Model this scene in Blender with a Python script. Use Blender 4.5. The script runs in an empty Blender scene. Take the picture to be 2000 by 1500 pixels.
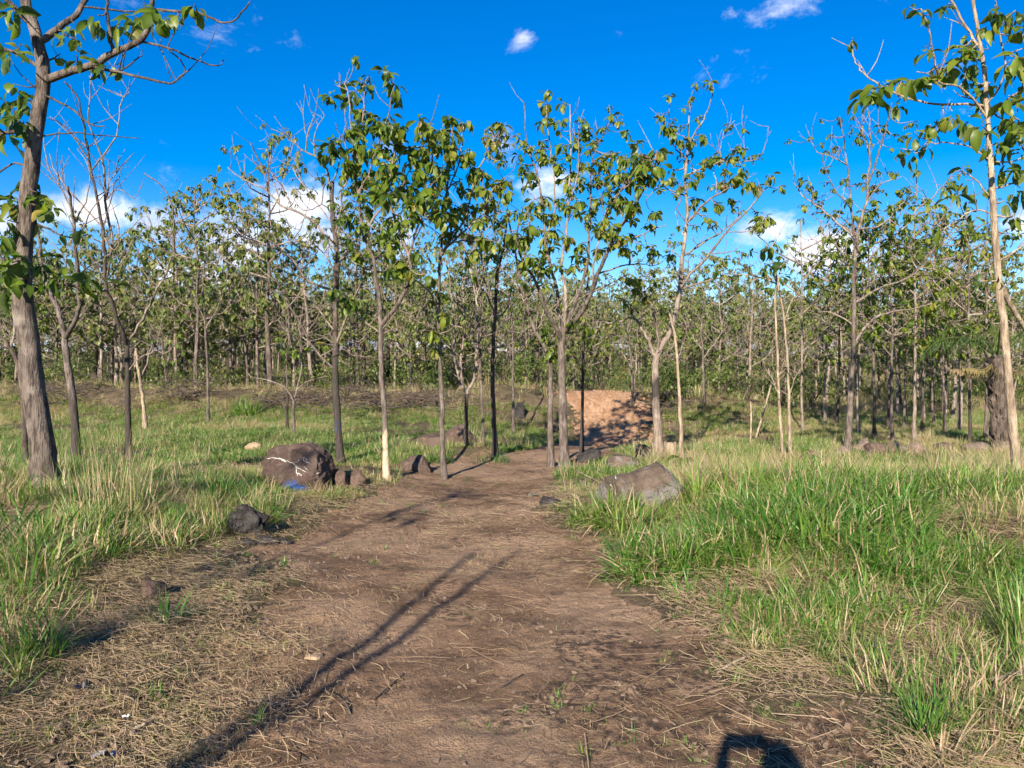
import bpy, bmesh, math, random
import numpy as np
from mathutils import Vector, Matrix, Euler

SC = bpy.context.scene
COL = SC.collection
R = math.radians
rng = np.random.default_rng(11)
random.seed(11)

# ------------------------------------------------------------------ camera
F = 1500.0                       # focal length in pixels of the 2000 px wide photograph
CAM_Z = 1.55
PITCH = math.atan(30 / F)
cam_data = bpy.data.cameras.new('camera')
cam_data.sensor_width = 36.0
cam_data.lens = 36.0 * F / 2000.0
cam_data.clip_start = 0.05
cam_data.clip_end = 6000
cam = bpy.data.objects.new('camera', cam_data)
cam.location = (0, 0, CAM_Z)
cam.rotation_euler = (math.pi / 2 - PITCH, 0, 0)
COL.objects.link(cam)
SC.camera = cam

# ------------------------------------------------------------------ sun, sky, exposure
SUN_EL, SUN_AZ = R(24.8), R(16.8)    # light travels forward and to the right
travel = Vector((math.sin(SUN_AZ) * math.cos(SUN_EL), math.cos(SUN_AZ) * math.cos(SUN_EL), -math.sin(SUN_EL)))
sd = bpy.data.lights.new('sun', 'SUN')
sd.energy = 5.0
sd.angle = R(0.55)
sd.color = (1.0, 0.90, 0.76)
sun = bpy.data.objects.new('sun', sd)
sun.rotation_euler = travel.to_track_quat('-Z', 'Y').to_euler()
sun.location = (-8, -20, 15)
COL.objects.link(sun)
SC.view_settings.view_transform = 'Standard'
SC.view_settings.look = 'None'
SC.view_settings.gamma = 1.0
SC.view_settings.use_curve_mapping = False
SC.view_settings.exposure = 1.32
SC.cycles.max_bounces = 4
SC.cycles.diffuse_bounces = 2
SC.cycles.glossy_bounces = 1
SC.cycles.transmission_bounces = 2
SC.cycles.transparent_max_bounces = 2
SC.cycles.caustics_reflective = False
SC.cycles.caustics_refractive = False
SC.cycles.adaptive_threshold = 0.04


class NT:
    """small helper for node trees"""
    def __init__(self, tree):
        self.t = tree
        tree.nodes.clear()

    def n(self, typ, ins=None, **props):
        nd = self.t.nodes.new(typ)
        for k, v in props.items():
            setattr(nd, k, v)
        for k, v in (ins or {}).items():
            sock = nd.inputs[k]
            if isinstance(v, bpy.types.NodeSocket):
                self.t.links.new(v, sock)
            else:
                sock.default_value = v
        return nd

    def math(self, op, a, b=0.0, c=0.0, clamp=False):
        nd = self.n('ShaderNodeMath', {0: a, 1: b, 2: c}, operation=op)
        nd.use_clamp = clamp
        return nd.outputs[0]

    def mix(self, fac, a, b, blend='MIX'):
        nd = self.n('ShaderNodeMix', data_type='RGBA', blend_type=blend)
        for s, v in ((nd.inputs[0], fac), (nd.inputs[6], a), (nd.inputs[7], b)):
            if isinstance(v, bpy.types.NodeSocket):
                self.t.links.new(v, s)
            else:
                s.default_value = v
        return nd.outputs[2]

    def ramp(self, fac, stops, interp='LINEAR'):
        nd = self.n('ShaderNodeValToRGB', {0: fac})
        cr = nd.color_ramp
        cr.interpolation = interp
        while len(cr.elements) < len(stops):
            cr.elements.new(0.5)
        for e, (p, c) in zip(cr.elements, stops):
            e.position = p
            e.color = c if len(c) == 4 else (*c, 1)
        return nd.outputs[0]

    def noise(self, vec, scale, detail=4, rough=0.6, dist=0.0):
        nd = self.n('ShaderNodeTexNoise', {'Scale': scale, 'Detail': detail, 'Roughness': rough, 'Distortion': dist})
        if vec is not None:
            self.t.links.new(vec, nd.inputs['Vector'])
        return nd.outputs[0]

    def smooth(self, v, a, b):
        nd = self.n('ShaderNodeMapRange', {0: v, 1: a, 2: b, 3: 0.0, 4: 1.0}, interpolation_type='SMOOTHSTEP')
        return nd.outputs[0]


W = bpy.data.worlds.new('World')
SC.world = W
W.use_nodes = True
nt = NT(W.node_tree)
sky = nt.n('ShaderNodeTexSky', sky_type='NISHITA', sun_disc=False)
sky.sun_elevation = SUN_EL
sky.sun_rotation = math.pi + SUN_AZ
sky.altitude = 200
sky.air_density = 1.0
sky.dust_density = 0.25
sky.ozone_density = 3.0
hs = nt.n('ShaderNodeHueSaturation', {'Hue': 0.513, 'Saturation': 1.56, 'Value': 0.93, 'Color': sky.outputs[0]})
tc = nt.n('ShaderNodeTexCoord')
d3 = tc.outputs['Generated']
sep = nt.n('ShaderNodeSeparateXYZ', {0: d3})
az = nt.math('ARCTAN2', sep.outputs[0], sep.outputs[1])
el = nt.math('ARCSINE', sep.outputs[2])
# (azimuth, elevation, half sizes, strength): cumulus heads seen between the crowns
CLOUDS = [(-.49, .175, .05, .026, .85), (-.43, .168, .04, .024, .75), (-.34, .145, .06, .04, .9), (-.265, .20, .05, .035, .85),
          (-.235, .165, .05, .03, .7), (-.15, .175, .045, .04, .8), (-.39, .10, .08, .04, .8), (-.006, .285, .03, .035, .9),
          (.05, .225, .04, .035, .6), (.31, .17, .05, .03, .7), (.385, .14, .05, .03, 1.05), (.45, .12, .06, .03, .8),
          (.017, .397, .032, .024, .68), (.136, .394, .016, .02, .55), (.096, .371, .03, .024, .4),
          (.285, .412, .10, .022, .36), (-.23, .49, .05, .02, .5), 
          (.56, .45, .09, .06, .48), (-.62, .16, .08, .04, .7), (.62, .16, .10, .04, .9)]
ae = nt.n('ShaderNodeCombineXYZ', {0: az, 1: el}).outputs[0]
mx = None
for (a0, e0, sa, se, st) in CLOUDS:
    q = nt.n('ShaderNodeVectorMath', {0: ae, 1: (1 / sa, 1 / se, 0), 2: (-a0 / sa, -e0 / se, 0)}, operation='MULTIPLY_ADD').outputs[0]
    ln = nt.n('ShaderNodeVectorMath', {0: q}, operation='LENGTH').outputs['Value']
    b = nt.n('ShaderNodeMapRange', {0: ln, 1: 0.0, 2: 1.75, 3: st, 4: 0.0}, interpolation_type='SMOOTHSTEP').outputs[0]
    mx = b if mx is None else nt.math('MAXIMUM', mx, b)
# a low bank of cumulus all round the horizon
band = nt.math('ADD', nt.math('MULTIPLY', nt.smooth(el, .15, .03), .55), nt.math('MULTIPLY', nt.smooth(el, .07, .0), .7))
mx = nt.math('MAXIMUM', mx, band)
stretch = nt.n('ShaderNodeVectorMath', {0: d3, 1: (1, 1, 1.5)}, operation='MULTIPLY').outputs[0]
nn = nt.noise(stretch, 8.0, 6, .64, .3)
dens = nt.math('ADD', mx, nt.math('MULTIPLY', nt.math('SUBTRACT', nn, .5), 2.7))
cm = nt.math('MULTIPLY', nt.smooth(dens, .34, .95), .96)
shade = nt.noise(stretch, 12, 2, .6)
ccol = nt.mix(nt.smooth(shade, .38, .62), (4.2, 4.7, 6.2, 1), (6.4, 6.6, 7.2, 1))
skyc = nt.mix(cm, hs.outputs[0], ccol)
bg = nt.n('ShaderNodeBackground', {'Color': skyc, 'Strength': 0.079})
wo = nt.n('ShaderNodeOutputWorld', {'Surface': bg.outputs[0]})


# ------------------------------------------------------------------ numeric helpers
def P(px, py, d):
    """world point seen at pixel (px,py) of the photograph, d metres ahead"""
    u, v = (px - 1000) / F, (750 - py) / F
    ca, sa = math.cos(PITCH), math.sin(PITCH)
    y = ca + v * sa
    z = -sa + v * ca
    k = d / y
    return Vector((u * k, d, CAM_Z + z * k))


_tabs = {}
def vnoise(x, y, seed=0):
    if seed not in _tabs:
        _tabs[seed] = np.random.default_rng(1000 + seed).random((256, 256))
    t = _tabs[seed]
    x = np.asarray(x, float); y = np.asarray(y, float)
    xi = np.floor(x).astype(int); yi = np.floor(y).astype(int)
    fx = x - xi; fy = y - yi
    fx = fx * fx * (3 - 2 * fx); fy = fy * fy * (3 - 2 * fy)
    a = t[xi & 255, yi & 255]; b = t[(xi + 1) & 255, yi & 255]
    c = t[xi & 255, (yi + 1) & 255]; e = t[(xi + 1) & 255, (yi + 1) & 255]
    return (a * (1 - fx) + b * fx) * (1 - fy) + (c * (1 - fx) + e * fx) * fy


def fbm(x, y, seed=0, octv=4, gain=.5):
    s = 0.0; a = 1.0; tot = 0.0
    for i in range(octv):
        s = s + a * vnoise(np.asarray(x) * 2 ** i + 17.3 * i, np.asarray(y) * 2 ** i - 9.1 * i, seed + i)
        tot += a; a *= gain
    return s / tot


def sst(v, a, b):
    t = np.clip((np.asarray(v, float) - a) / (b - a), 0, 1)
    return t * t * (3 - 2 * t)


PATH = np.array([(-6, .6, 1.9), (0, .2, 1.8), (3, -.1, 1.62), (4.15, -.37, 1.55), (5.4, -.44, 1.5), (6.5, -.62, 1.42), (7.75, -.78, 1.3),
                 (9.7, -.76, 1.2), (11.6, -.35, 1.35), (13.7, .4, 1.4), (15.5, 1.25, 1.0), (18, 1.9, 1.15), (20.5, 2.6, 1.25), (25, 3.05, 1.3), (29, 3.3, 1.0), (45, 3.8, .6)])


def path_mask(x, y):
    """1 in the middle of the track, 0 at its edge, negative outside (metres)"""
    c = np.interp(y, PATH[:, 0], PATH[:, 1]); w = np.interp(y, PATH[:, 0], PATH[:, 2])
    wob = (fbm(np.asarray(x) * .9, np.asarray(y) * .9, 40, 4, .65) - .5) * 1.5
    return w - np.abs(x - c) + wob


def ridge_y(x):
    return np.interp(x, [-30, -12, -4, 0, 2.4, 6, 12, 30], [29, 26.8, 25.6, 25.3, 25.3, 25.6, 27.5, 30])


def ridge_h(x):
    return np.interp(x, [-30, -12, -4, 2.4, 4.5, 7, 10, 14, 30], [.75, .85, .85, .80, .78, .6, .3, .12, .1])


def H(x, y):
    x = np.asarray(x, float); y = np.asarray(y, float)
    z = (fbm(x * .35, y * .35, 1, 4) - .5) * .16
    z = z + (fbm(x * 2.1, y * 2.1, 9, 3) - .5) * .05 * sst(y, 60, 10)
    z = z + (fbm(x * 8, y * 8, 14, 3) - .5) * .018 * sst(y, 14, 5)
    pm = path_mask(x, y)
    z = z - .07 * sst(pm, -.3, .7) * sst(y, 17, 13)
    # verges
    z = z + .20 * sst(x, -2.0, -4.0) * sst(y, 3.0, 5.5) * sst(y, 14, 9)
    z = z + .26 * sst(x, 1.0, 2.4) * sst(y, 4.2, 6.4) * sst(y, 12, 8.5)
    z = z + .16 * np.exp(-(((x - 3.9) / .5) ** 2 + ((y - 6.05) / .45) ** 2))
    z = z + .12 * np.exp(-(((x - .95) / .5) ** 2 + ((y - 8.6) / .8) ** 2))
    # earth bank in front of the trees
    ry = ridge_y(x)
    g = np.where(y < ry, np.exp(-((y - ry) / 2.3) ** 2), .55 + .45 * np.exp(-((y - ry) / 3.0) ** 2))
    z = z + ridge_h(x) * g * (1 + (1 - .85 * np.exp(-((x - 2.9) / 2.4) ** 2)) * (fbm(x * .45, y * .45, 22, 4) - .5))
    z = z + 3.2 * sst(y, 40, 95)
    z = z - .46 * sst(y, 13.8, 19.5) * sst(y, 25.5, 21.5) * np.exp(-((x - 2.7) / 3.2) ** 2)
    # termite-like earth heaps by the track
    for (hx, hy, hr, hh) in ((-1.35, 15.6, .75, .30), (-.75, 14.2, .5, .16), (-2.2, 11.3, .7, .12)):
        z = z + hh * np.exp(-(((x - hx) / hr) ** 2 + ((y - hy) / (hr * .8)) ** 2))
    return z


def Hs(x, y):
    return float(H(np.array([x]), np.array([y]))[0])


def ground_at(px, py):
    """march the pixel ray to the terrain"""
    lo = None
    for d in np.concatenate([np.arange(2.2, 14, .04), np.arange(14, 60, .12)]):
        p = P(px, py, float(d))
        if p.z <= Hs(p.x, p.y):
            return p
    return P(px, py, 30)


def new_mesh(name, V, faces, mats=(), midx=None, attrs=None, smooth=True):
    """faces: list of int arrays (n,3) or (n,4)"""
    me = bpy.data.meshes.new(name)
    V = np.asarray(V, np.float32)
    faces = [np.asarray(f, np.int32) for f in faces if len(f)]
    nl = sum(f.size for f in faces); nf = sum(len(f) for f in faces)
    me.vertices.add(len(V)); me.vertices.foreach_set('co', V.ravel())
    me.loops.add(nl); me.loops.foreach_set('vertex_index', np.concatenate([f.ravel() for f in faces]))
    me.polygons.add(nf)
    tot = np.concatenate([np.full(len(f), f.shape[1], np.int32) for f in faces])
    st = np.concatenate([[0], np.cumsum(tot)[:-1]]).astype(np.int32)
    me.polygons.foreach_set('loop_start', st)
    me.polygons.foreach_set('loop_total', tot)
    if midx is not None:
        me.polygons.foreach_set('material_index', np.asarray(midx, np.int32))
    me.polygons.foreach_set('use_smooth', np.full(nf, smooth))
    for m in mats:
        me.materials.append(m)
    for k, a in (attrs or {}).items():
        at = me.attributes.new(k, 'FLOAT', 'POINT')
        at.data.foreach_set('value', np.asarray(a, np.float32))
    me.update(calc_edges=True)
    return me


class Geo:
    """collects tubes and leaves"""
    def __init__(self):
        self.V = []; self.Q = []; self.T = []; self.tint = []; self.nv = 0; self.qm = []; self.tm = []

    def add(self, V, Q=None, T=None, tint=0.0, mi=0):
        V = np.asarray(V, float)
        if Q is not None and len(Q):
            self.Q.append(np.asarray(Q, int) + self.nv); self.qm.append(np.full(len(Q), mi))
        if T is not None and len(T):
            self.T.append(np.asarray(T, int) + self.nv); self.tm.append(np.full(len(T), mi))
        self.V.append(V); self.nv += len(V)
        self.tint.append(np.full(len(V), tint) if np.isscalar(tint) else np.asarray(tint))

    def mesh(self, name, mats, origin=(0, 0, 0)):
        V = np.concatenate(self.V) - np.asarray(origin)
        fs = []; mi = []
        if self.Q:
            fs.append(np.concatenate(self.Q)); mi.append(np.concatenate(self.qm))
        if self.T:
            fs.append(np.concatenate(self.T)); mi.append(np.concatenate(self.tm))
        return new_mesh(name, V, fs, mats, np.concatenate(mi), {'tint': np.concatenate(self.tint)})


def spline(pts, n):
    """Catmull-Rom through pts (k,3) resampled to n points"""
    p = np.asarray(pts, float)
    if len(p) == 2:
        t = np.linspace(0, 1, n)[:, None]
        return p[0] * (1 - t) + p[1] * t
    q = np.vstack([2 * p[0] - p[1], p, 2 * p[-1] - p[-2]])
    k = len(p) - 1
    ts = np.linspace(0, k, n)
    i = np.minimum(ts.astype(int), k - 1)
    f = (ts - i)[:, None]
    a, b, c, e = q[i], q[i + 1], q[i + 2], q[i + 3]
    return .5 * (2 * b + (c - a) * f + (2 * a - 5 * b + 4 * c - e) * f ** 2 + (3 * b - a - 3 * c + e) * f ** 3)


def tube(pts, rad, sides=6, rough=0.0, seed=0):
    pts = np.asarray(pts, float); n = len(pts)
    rad = np.broadcast_to(np.asarray(rad, float), (n,))
    tg = np.gradient(pts, axis=0)
    tg /= np.linalg.norm(tg, axis=1)[:, None] + 1e-9
    up = np.array([1.0, 0, 0]) if abs(tg[0][0]) < .8 else np.array([0, 1.0, 0])
    u = np.cross(tg[0], up); u /= np.linalg.norm(u)
    V = []
    a = np.linspace(0, 2 * math.pi, sides, endpoint=False)
    r2 = np.random.default_rng(seed)
    for i in range(n):
        u = u - tg[i] * np.dot(u, tg[i]); u /= np.linalg.norm(u) + 1e-9
        w = np.cross(tg[i], u)
        rr = rad[i] * (1 + (rough * (r2.random(sides) - .5) if rough else 0))
        V.append(pts[i] + (np.cos(a) * rr)[:, None] * u + (np.sin(a) * rr)[:, None] * w)
    V = np.concatenate(V)
    Q = []
    for i in range(n - 1):
        for j in range(sides):
            k = (j + 1) % sides
            Q.append((i * sides + j, i * sides + k, (i + 1) * sides + k, (i + 1) * sides + j))
    V = np.vstack([V, pts[-1] + tg[-1] * rad[-1] * .6])
    T = [((n - 1) * sides + j, (n - 1) * sides + (j + 1) % sides, n * sides) for j in range(sides)]
    return V, Q, T


def leaf_shape(width, droop, fold, wav, rows=5, seed=0):
    """a big oval leaf along +Y, unit length with its stalk, upper side +Z"""
    r2 = random.Random(seed)
    prof = [0.0, .62, .95, 1.0, .78, .0] if rows == 5 else [0.0, .9, .85, 0.0]
    n = len(prof)
    V = [(0, 0, 0)]
    rowsv = []
    for i, w in enumerate(prof):
        t = i / (n - 1)
        s = .1 + .9 * t
        ang = droop * s
        y = math.sin(ang) / max(droop, 1e-3) if droop > 1e-3 else s
        z = (math.cos(ang) - 1) / max(droop, 1e-3) if droop > 1e-3 else 0
        hw = width * .5 * w
        if w == 0:
            rowsv.append([len(V)]); V.append((0, y, z))
        else:
            wv = wav * (r2.random() - .5)
            wv2 = wav * (r2.random() - .5)
            rowsv.append([len(V), len(V) + 1, len(V) + 2])
            V += [(-hw * math.cos(fold), y - .02, z + hw * math.sin(fold) + wv), (0, y, z), (hw * math.cos(fold), y + .02 * wv, z + hw * math.sin(fold) + wv2)]
    Q = []; T = []
    for a, b in zip(rowsv[:-1], rowsv[1:]):
        if len(a) == 1 and len(b) == 3:
            T += [(a[0], b[1], b[0]), (a[0], b[2], b[1])]
        elif len(a) == 3 and len(b) == 1:
            T += [(a[0], a[1], b[0]), (a[1], a[2], b[0])]
        else:
            Q += [(a[0], a[1], b[1], b[0]), (a[1], a[2], b[2], b[1])]
    # stalk: a slim sliver
    st = len(V)
    V += [(.008, 0, -.004), (-.008, 0, -.004)]
    T += [(st, st + 1, rowsv[0][0])]
    return np.array(V), Q, T


LEAFS = [leaf_shape(w, dr, fo, .13, 5, i) for i, (w, dr, fo) in enumerate(
    [(.44, 1.1, .45), (.48, 1.7, .35), (.40, .75, .6), (.46, 2.2, .4), (.36, 1.4, .8), (.50, .6, .35)])]
RIB = [np.array([.13 if abs(p[0]) < 1e-6 else 0.0 for p in v]) for v, q, tr in LEAFS]
LEAFS_LO = [leaf_shape(w, dr, fo, .08, 3, i) for i, (w, dr, fo) in enumerate([(.58, .9, .35), (.6, 1.4, .3), (.5, .5, .5), (.52, 1.1, .6)])]


def leaf_matrix(pos, az, pitch, roll, size):
    m = Matrix.Translation(pos) @ Euler((0, 0, az)).to_matrix().to_4x4() @ Euler((pitch, 0, 0)).to_matrix().to_4x4() \
        @ Euler((0, roll, 0)).to_matrix().to_4x4()
    return m @ Matrix.Diagonal((size * random.uniform(.72, 1.2), size, size * random.uniform(.7, 1.3), 1))


def xform(V, m):
    a = np.array(m)
    return V @ a[:3, :3].T + a[:3, 3]


# ------------------------------------------------------------------ materials
def new_mat(name):
    m = bpy.data.materials.new(name)
    m.use_nodes = True
    return m, NT(m.node_tree)


def leaf_material(name, mode, stops, transl=.46, rough=.42):
    m, t = new_mat(name)
    info = t.n('ShaderNodeObjectInfo')
    if mode == 'object':                       # one leaf, one object: its tint is the object's colour
        s = t.n('ShaderNodeSeparateColor', {0: info.outputs['Color']})
        fac = t.math('ADD', s.outputs[0], t.n('ShaderNodeAttribute', attribute_name='tint').outputs['Fac'])
    elif mode == 'tree':                       # many leaves in one crown, plus a shift for each tree
        a = t.n('ShaderNodeAttribute', attribute_name='tint')
        fac = t.math('ADD', a.outputs['Fac'], t.math('MULTIPLY', t.math('SUBTRACT', info.outputs['Random'], .5), .16))
    else:                                      # grass blades: blade tint plus the tint of the tuft
        a = t.n('ShaderNodeAttribute', attribute_name='tint')
        b = t.n('ShaderNodeAttribute', attribute_name='itint', attribute_type='INSTANCER')
        fac = t.math('ADD', a.outputs['Fac'], b.outputs['Fac'])
    col = t.ramp(fac, stops)
    geo = t.n('ShaderNodeNewGeometry')
    var = t.noise(geo.outputs['Position'], 9.0, 2)
    col = t.mix(.35, col, t.mix(var, (.25, .25, .25, 1), (1.7, 1.7, 1.7, 1)), 'MULTIPLY') if mode != 'grass' else col
    if mode != 'grass':
        col = t.mix(t.math('MULTIPLY', geo.outputs['Backfacing'], .35), col, (.17, .20, .10, 1))
    pb = t.n('ShaderNodeBsdfPrincipled', {'Base Color': col, 'Roughness': rough, 'Specular IOR Level': .35})
    tcol = t.mix(1.0, col, (1.5, 1.75, .7, 1), 'MULTIPLY')
    tr = t.n('ShaderNodeBsdfTranslucent', {'Color': tcol})
    ms = t.n('ShaderNodeMixShader', {0: transl, 1: pb.outputs[0], 2: tr.outputs[0]})
    t.n('ShaderNodeOutputMaterial', {'Surface': ms.outputs[0]})
    return m


TEAK = [(0.0, (.026, .058, .010)), (.3, (.072, .122, .014)), (.55, (.135, .185, .019)), (.75, (.205, .23, .030)), (.88, (.27, .22, .04)), (1.0, (.17, .095, .035))]
FOREST = [(0.0, (.045, .080, .018)), (.35, (.105, .150, .032)), (.6, (.17, .195, .052)), (.8, (.25, .225, .085)), (1.0, (.23, .165, .085))]
GRASS = [(0.0, (.030, .095, .018)), (.3, (.075, .175, .024)), (.5, (.15, .225, .036)), (.62, (.23, .25, .075)), (.78, (.46, .345, .215)), (1.0, (.30, .205, .135))]
M_LEAF1 = leaf_material('leaf_single', 'object', TEAK)
M_LEAF = leaf_material('leaf_crown', 'tree', TEAK)
M_FOREST = leaf_material('leaf_forest', 'tree', FOREST, .4, .45)
M_GRASS = leaf_material('grass_blade', 'grass', GRASS, .3, .45)


def bark_material(name, base, dark, pale, char_h=0.0, scar=None, paint=None, band=None):
    m, t = new_mat(name)
    tcn = t.n('ShaderNodeTexCoord')
    ob = tcn.outputs['Object']
    st = t.n('ShaderNodeVectorMath', {0: ob, 1: (1, 1, .22)}, operation='MULTIPLY').outputs[0]
    n1 = t.noise(st, 22, 6, .65)
    n2 = t.noise(ob, 3.2, 3, .6)
    n3 = t.noise(st, 60, 4, .6)
    col = t.mix(t.smooth(n1, .35, .65), (*dark, 1), (*base, 1))
    col = t.mix(t.math('MULTIPLY', t.smooth(n2, .5, .72), .75), col, (*pale, 1))
    col = t.mix(t.math('MULTIPLY', t.smooth(n3, .55, .75), .5), col, (*dark, 1))
    z = t.n('ShaderNodeSeparateXYZ', {0: ob}).outputs[2]
    wig = t.math('MULTIPLY', t.math('SUBTRACT', t.noise(st, 5, 4, .65), .5), 1.6)
    if char_h:
        k = t.smooth(t.math('ADD', z, wig), char_h + .35, char_h - .25)
        col = t.mix(t.math('MULTIPLY', k, .9), col, t.mix(n1, (.012, .010, .009, 1), (.085, .070, .060, 1)))
    if scar:
        k = t.math('MULTIPLY', t.smooth(t.math('ADD', z, t.math('MULTIPLY', wig, .4)), scar + .1, scar - .02), t.smooth(n2, .3, .42))
        col = t.mix(k, col, t.mix(n1, (.36, .25, .15, 1), (.62, .50, .36, 1)))
    if band:
        k = t.math('MULTIPLY', t.smooth(t.math('ADD', z, t.math('MULTIPLY', wig, .3)), band[0] - .08, band[0] + .05),
                   t.smooth(t.math('ADD', z, t.math('MULTIPLY', wig, .3)), band[1] + .08, band[1] - .05))
        col = t.mix(t.math('MULTIPLY', k, .85), col, (.02, .018, .017, 1))
    if paint:
        k = t.math('MULTIPLY', t.smooth(t.math('ABSOLUTE', t.math('SUBTRACT', z, paint)), .13, .05), t.smooth(t.noise(ob, 14, 3), .42, .55))
        col = t.mix(t.math('MULTIPLY', k, .35), col, (.015, .06, .2, 1))
    bmp = t.n('ShaderNodeBump', {'Strength': 1.0, 'Distance': .035, 'Height': t.math('ADD', n1, t.math('MULTIPLY', n3, .5))})
    pb = t.n('ShaderNodeBsdfPrincipled', {'Base Color': col, 'Roughness': .9, 'Specular IOR Level': .2, 'Normal': bmp.outputs[0]})
    t.n('ShaderNodeOutputMaterial', {'Surface': pb.outputs[0]})
    return m


GREY = ((.165, .13, .108), (.055, .043, .036), (.27, .225, .19))
BROWN = ((.125, .095, .074), (.042, .032, .026), (.21, .165, .135))
PALE = ((.36, .28, .19), (.16, .115, .08), (.50, .42, .31))
B_GREY = bark_material('bark_grey', *GREY)
B_BROWN = bark_material('bark_brown', *BROWN)
B_PALE = bark_material('bark_pale', *PALE)
B_CHAR = bark_material('bark_charred', *BROWN, char_h=2.3)
B_CHAR_LOW = bark_material('bark_charred_low', *GREY, char_h=.95)
B_PAINT = bark_material('bark_charred_paint', *BROWN, char_h=1.9, paint=.62)
B_SCAR = bark_material('bark_scarred', *GREY, scar=.62)
B_BAND = bark_material('bark_banded', *((.27, .21, .165), (.13, .10, .08), (.38, .32, .26)), band=(1.0, 1.35))
B_TWIG = bark_material('bark_twig', (.27, .215, .17), (.125, .095, .075), (.40, .34, .285))
B_BIG = bark_material('bark_big', (.165, .13, .105), (.045, .035, .029), (.27, .225, .19))


def soil_nodes(t, pos, path):
    n_big = t.noise(pos, .55, 4, .6)
    n_mid = t.noise(pos, 2.6, 6, .65, .4)
    n_fine = t.noise(pos, 17, 6, .7)
    n_grit = t.noise(pos, 95, 3, .7)
    if path:
        col = t.mix(t.smooth(n_mid, .34, .66), (.16, .098, .058, 1), (.335, .213, .132, 1))
        col = t.mix(t.math('MULTIPLY', t.smooth(n_big, .44, .60), .7), col, (.43, .29, .185, 1))
        col = t.mix(t.math('MULTIPLY', t.smooth(t.noise(pos, 6.5, 5, .7, .5), .54, .66), .55), col, (.085, .052, .036, 1))
        spot = t.n('ShaderNodeVectorMath', {0: pos, 1: (.75, 3.9, -.05)}, operation='DISTANCE').outputs['Value']
        wet = t.math('ADD', t.noise(pos, 1.3, 4, .65), t.math('MULTIPLY', t.smooth(spot, 1.6, .3), .17))
        damp = t.math('MULTIPLY', t.smooth(n_fine, .44, .60), t.smooth(wet, .55, .66))
        col = t.mix(t.math('MULTIPLY', damp, .85), col, (.045, .033, .028, 1))
        # fresh orange earth on the ramp over the bank
        y = t.n('ShaderNodeSeparateXYZ', {0: pos}).outputs[1]
        k = t.smooth(t.math('ADD', y, t.math('MULTIPLY', t.math('SUBTRACT', n_mid, .5), 2.5)), 18.6, 20.2)
        rut = t.noise(t.n('ShaderNodeVectorMath', {0: pos, 1: (1, .12, 1)}, operation='MULTIPLY').outputs[0], 2.2, 4, .6)
        oc = t.mix(t.smooth(rut, .36, .62), (.38, .215, .12, 1), (.54, .335, .20, 1))
        oc = t.mix(t.math('MULTIPLY', t.smooth(n_fine, .55, .68), .6), oc, (.30, .17, .10, 1))
        col = t.mix(k, col, oc)
    else:
        col = t.mix(t.smooth(n_mid, .35, .65), (.085, .060, .040, 1), (.19, .14, .085, 1))
        col = t.mix(t.math('MULTIPLY', t.smooth(n_fine, .46, .62), .6), col, (.075, .090, .030, 1))
        col = t.mix(t.math('MULTIPLY', t.smooth(n_big, .5, .66), .5), col, (.23, .165, .105, 1))
    col = t.mix(.5, col, t.mix(n_grit, (.45, .45, .45, 1), (1.5, 1.5, 1.5, 1)), 'MULTIPLY')
    hgt = t.math('ADD', t.math('MULTIPLY', n_fine, 1.0), t.math('MULTIPLY', n_grit, .35))
    hgt = t.math('ADD', hgt, t.math('MULTIPLY', n_mid, 1.6))
    return col, hgt


def ground_material(name, path):
    m, t = new_mat(name)
    pos = t.n('ShaderNodeNewGeometry').outputs['Position']
    col, hgt = soil_nodes(t, pos, path)
    b = t.n('ShaderNodeBump', {'Strength': 1.0, 'Distance': .09, 'Height': hgt})
    pb = t.n('ShaderNodeBsdfPrincipled', {'Base Color': col, 'Roughness': .95, 'Specular IOR Level': .15, 'Normal': b.outputs[0]})
    t.n('ShaderNodeOutputMaterial', {'Surface': pb.outputs[0]})
    return m


M_SOIL = ground_material('verge_soil', False)
M_PATH = ground_material('trodden_earth', True)


def rock_material(name, c1, c2, c3, white=0.0, blue=None, lichen=None):
    m, t = new_mat(name)
    ob = t.n('ShaderNodeTexCoord').outputs['Object']
    n1 = t.noise(ob, 3.0, 6, .65)
    n2 = t.noise(ob, 14, 6, .7)
    col = t.mix(t.smooth(n1, .38, .62), (*c1, 1), (*c2, 1))
    col = t.mix(t.math('MULTIPLY', t.smooth(n2, .5, .7), .7), col, (*c3, 1))
    if lichen:
        col = t.mix(t.math('MULTIPLY', t.smooth(t.noise(ob, 2.1, 5, .6, .6), .50, .56), .9), col, (*lichen, 1))
    if blue:
        v = t.n('ShaderNodeVectorMath', {0: ob, 1: blue}, operation='DISTANCE').outputs['Value']
        k = t.smooth(t.math('ADD', v, t.math('MULTIPLY', t.math('SUBTRACT', n2, .5), .22)), .22, .12)
        col = t.mix(t.math('MULTIPLY', k, .9), col, (.015, .10, .38, 1))
    b = t.n('ShaderNodeBump', {'Strength': 1.0, 'Distance': .07, 'Height': t.math('ADD', n2, t.math('MULTIPLY', t.noise(ob, 40, 4), .4))})
    pb = t.n('ShaderNodeBsdfPrincipled', {'Base Color': col, 'Roughness': .88, 'Specular IOR Level': .25, 'Normal': b.outputs[0]})
    t.n('ShaderNodeOutputMaterial', {'Surface': pb.outputs[0]})
    return m


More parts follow.
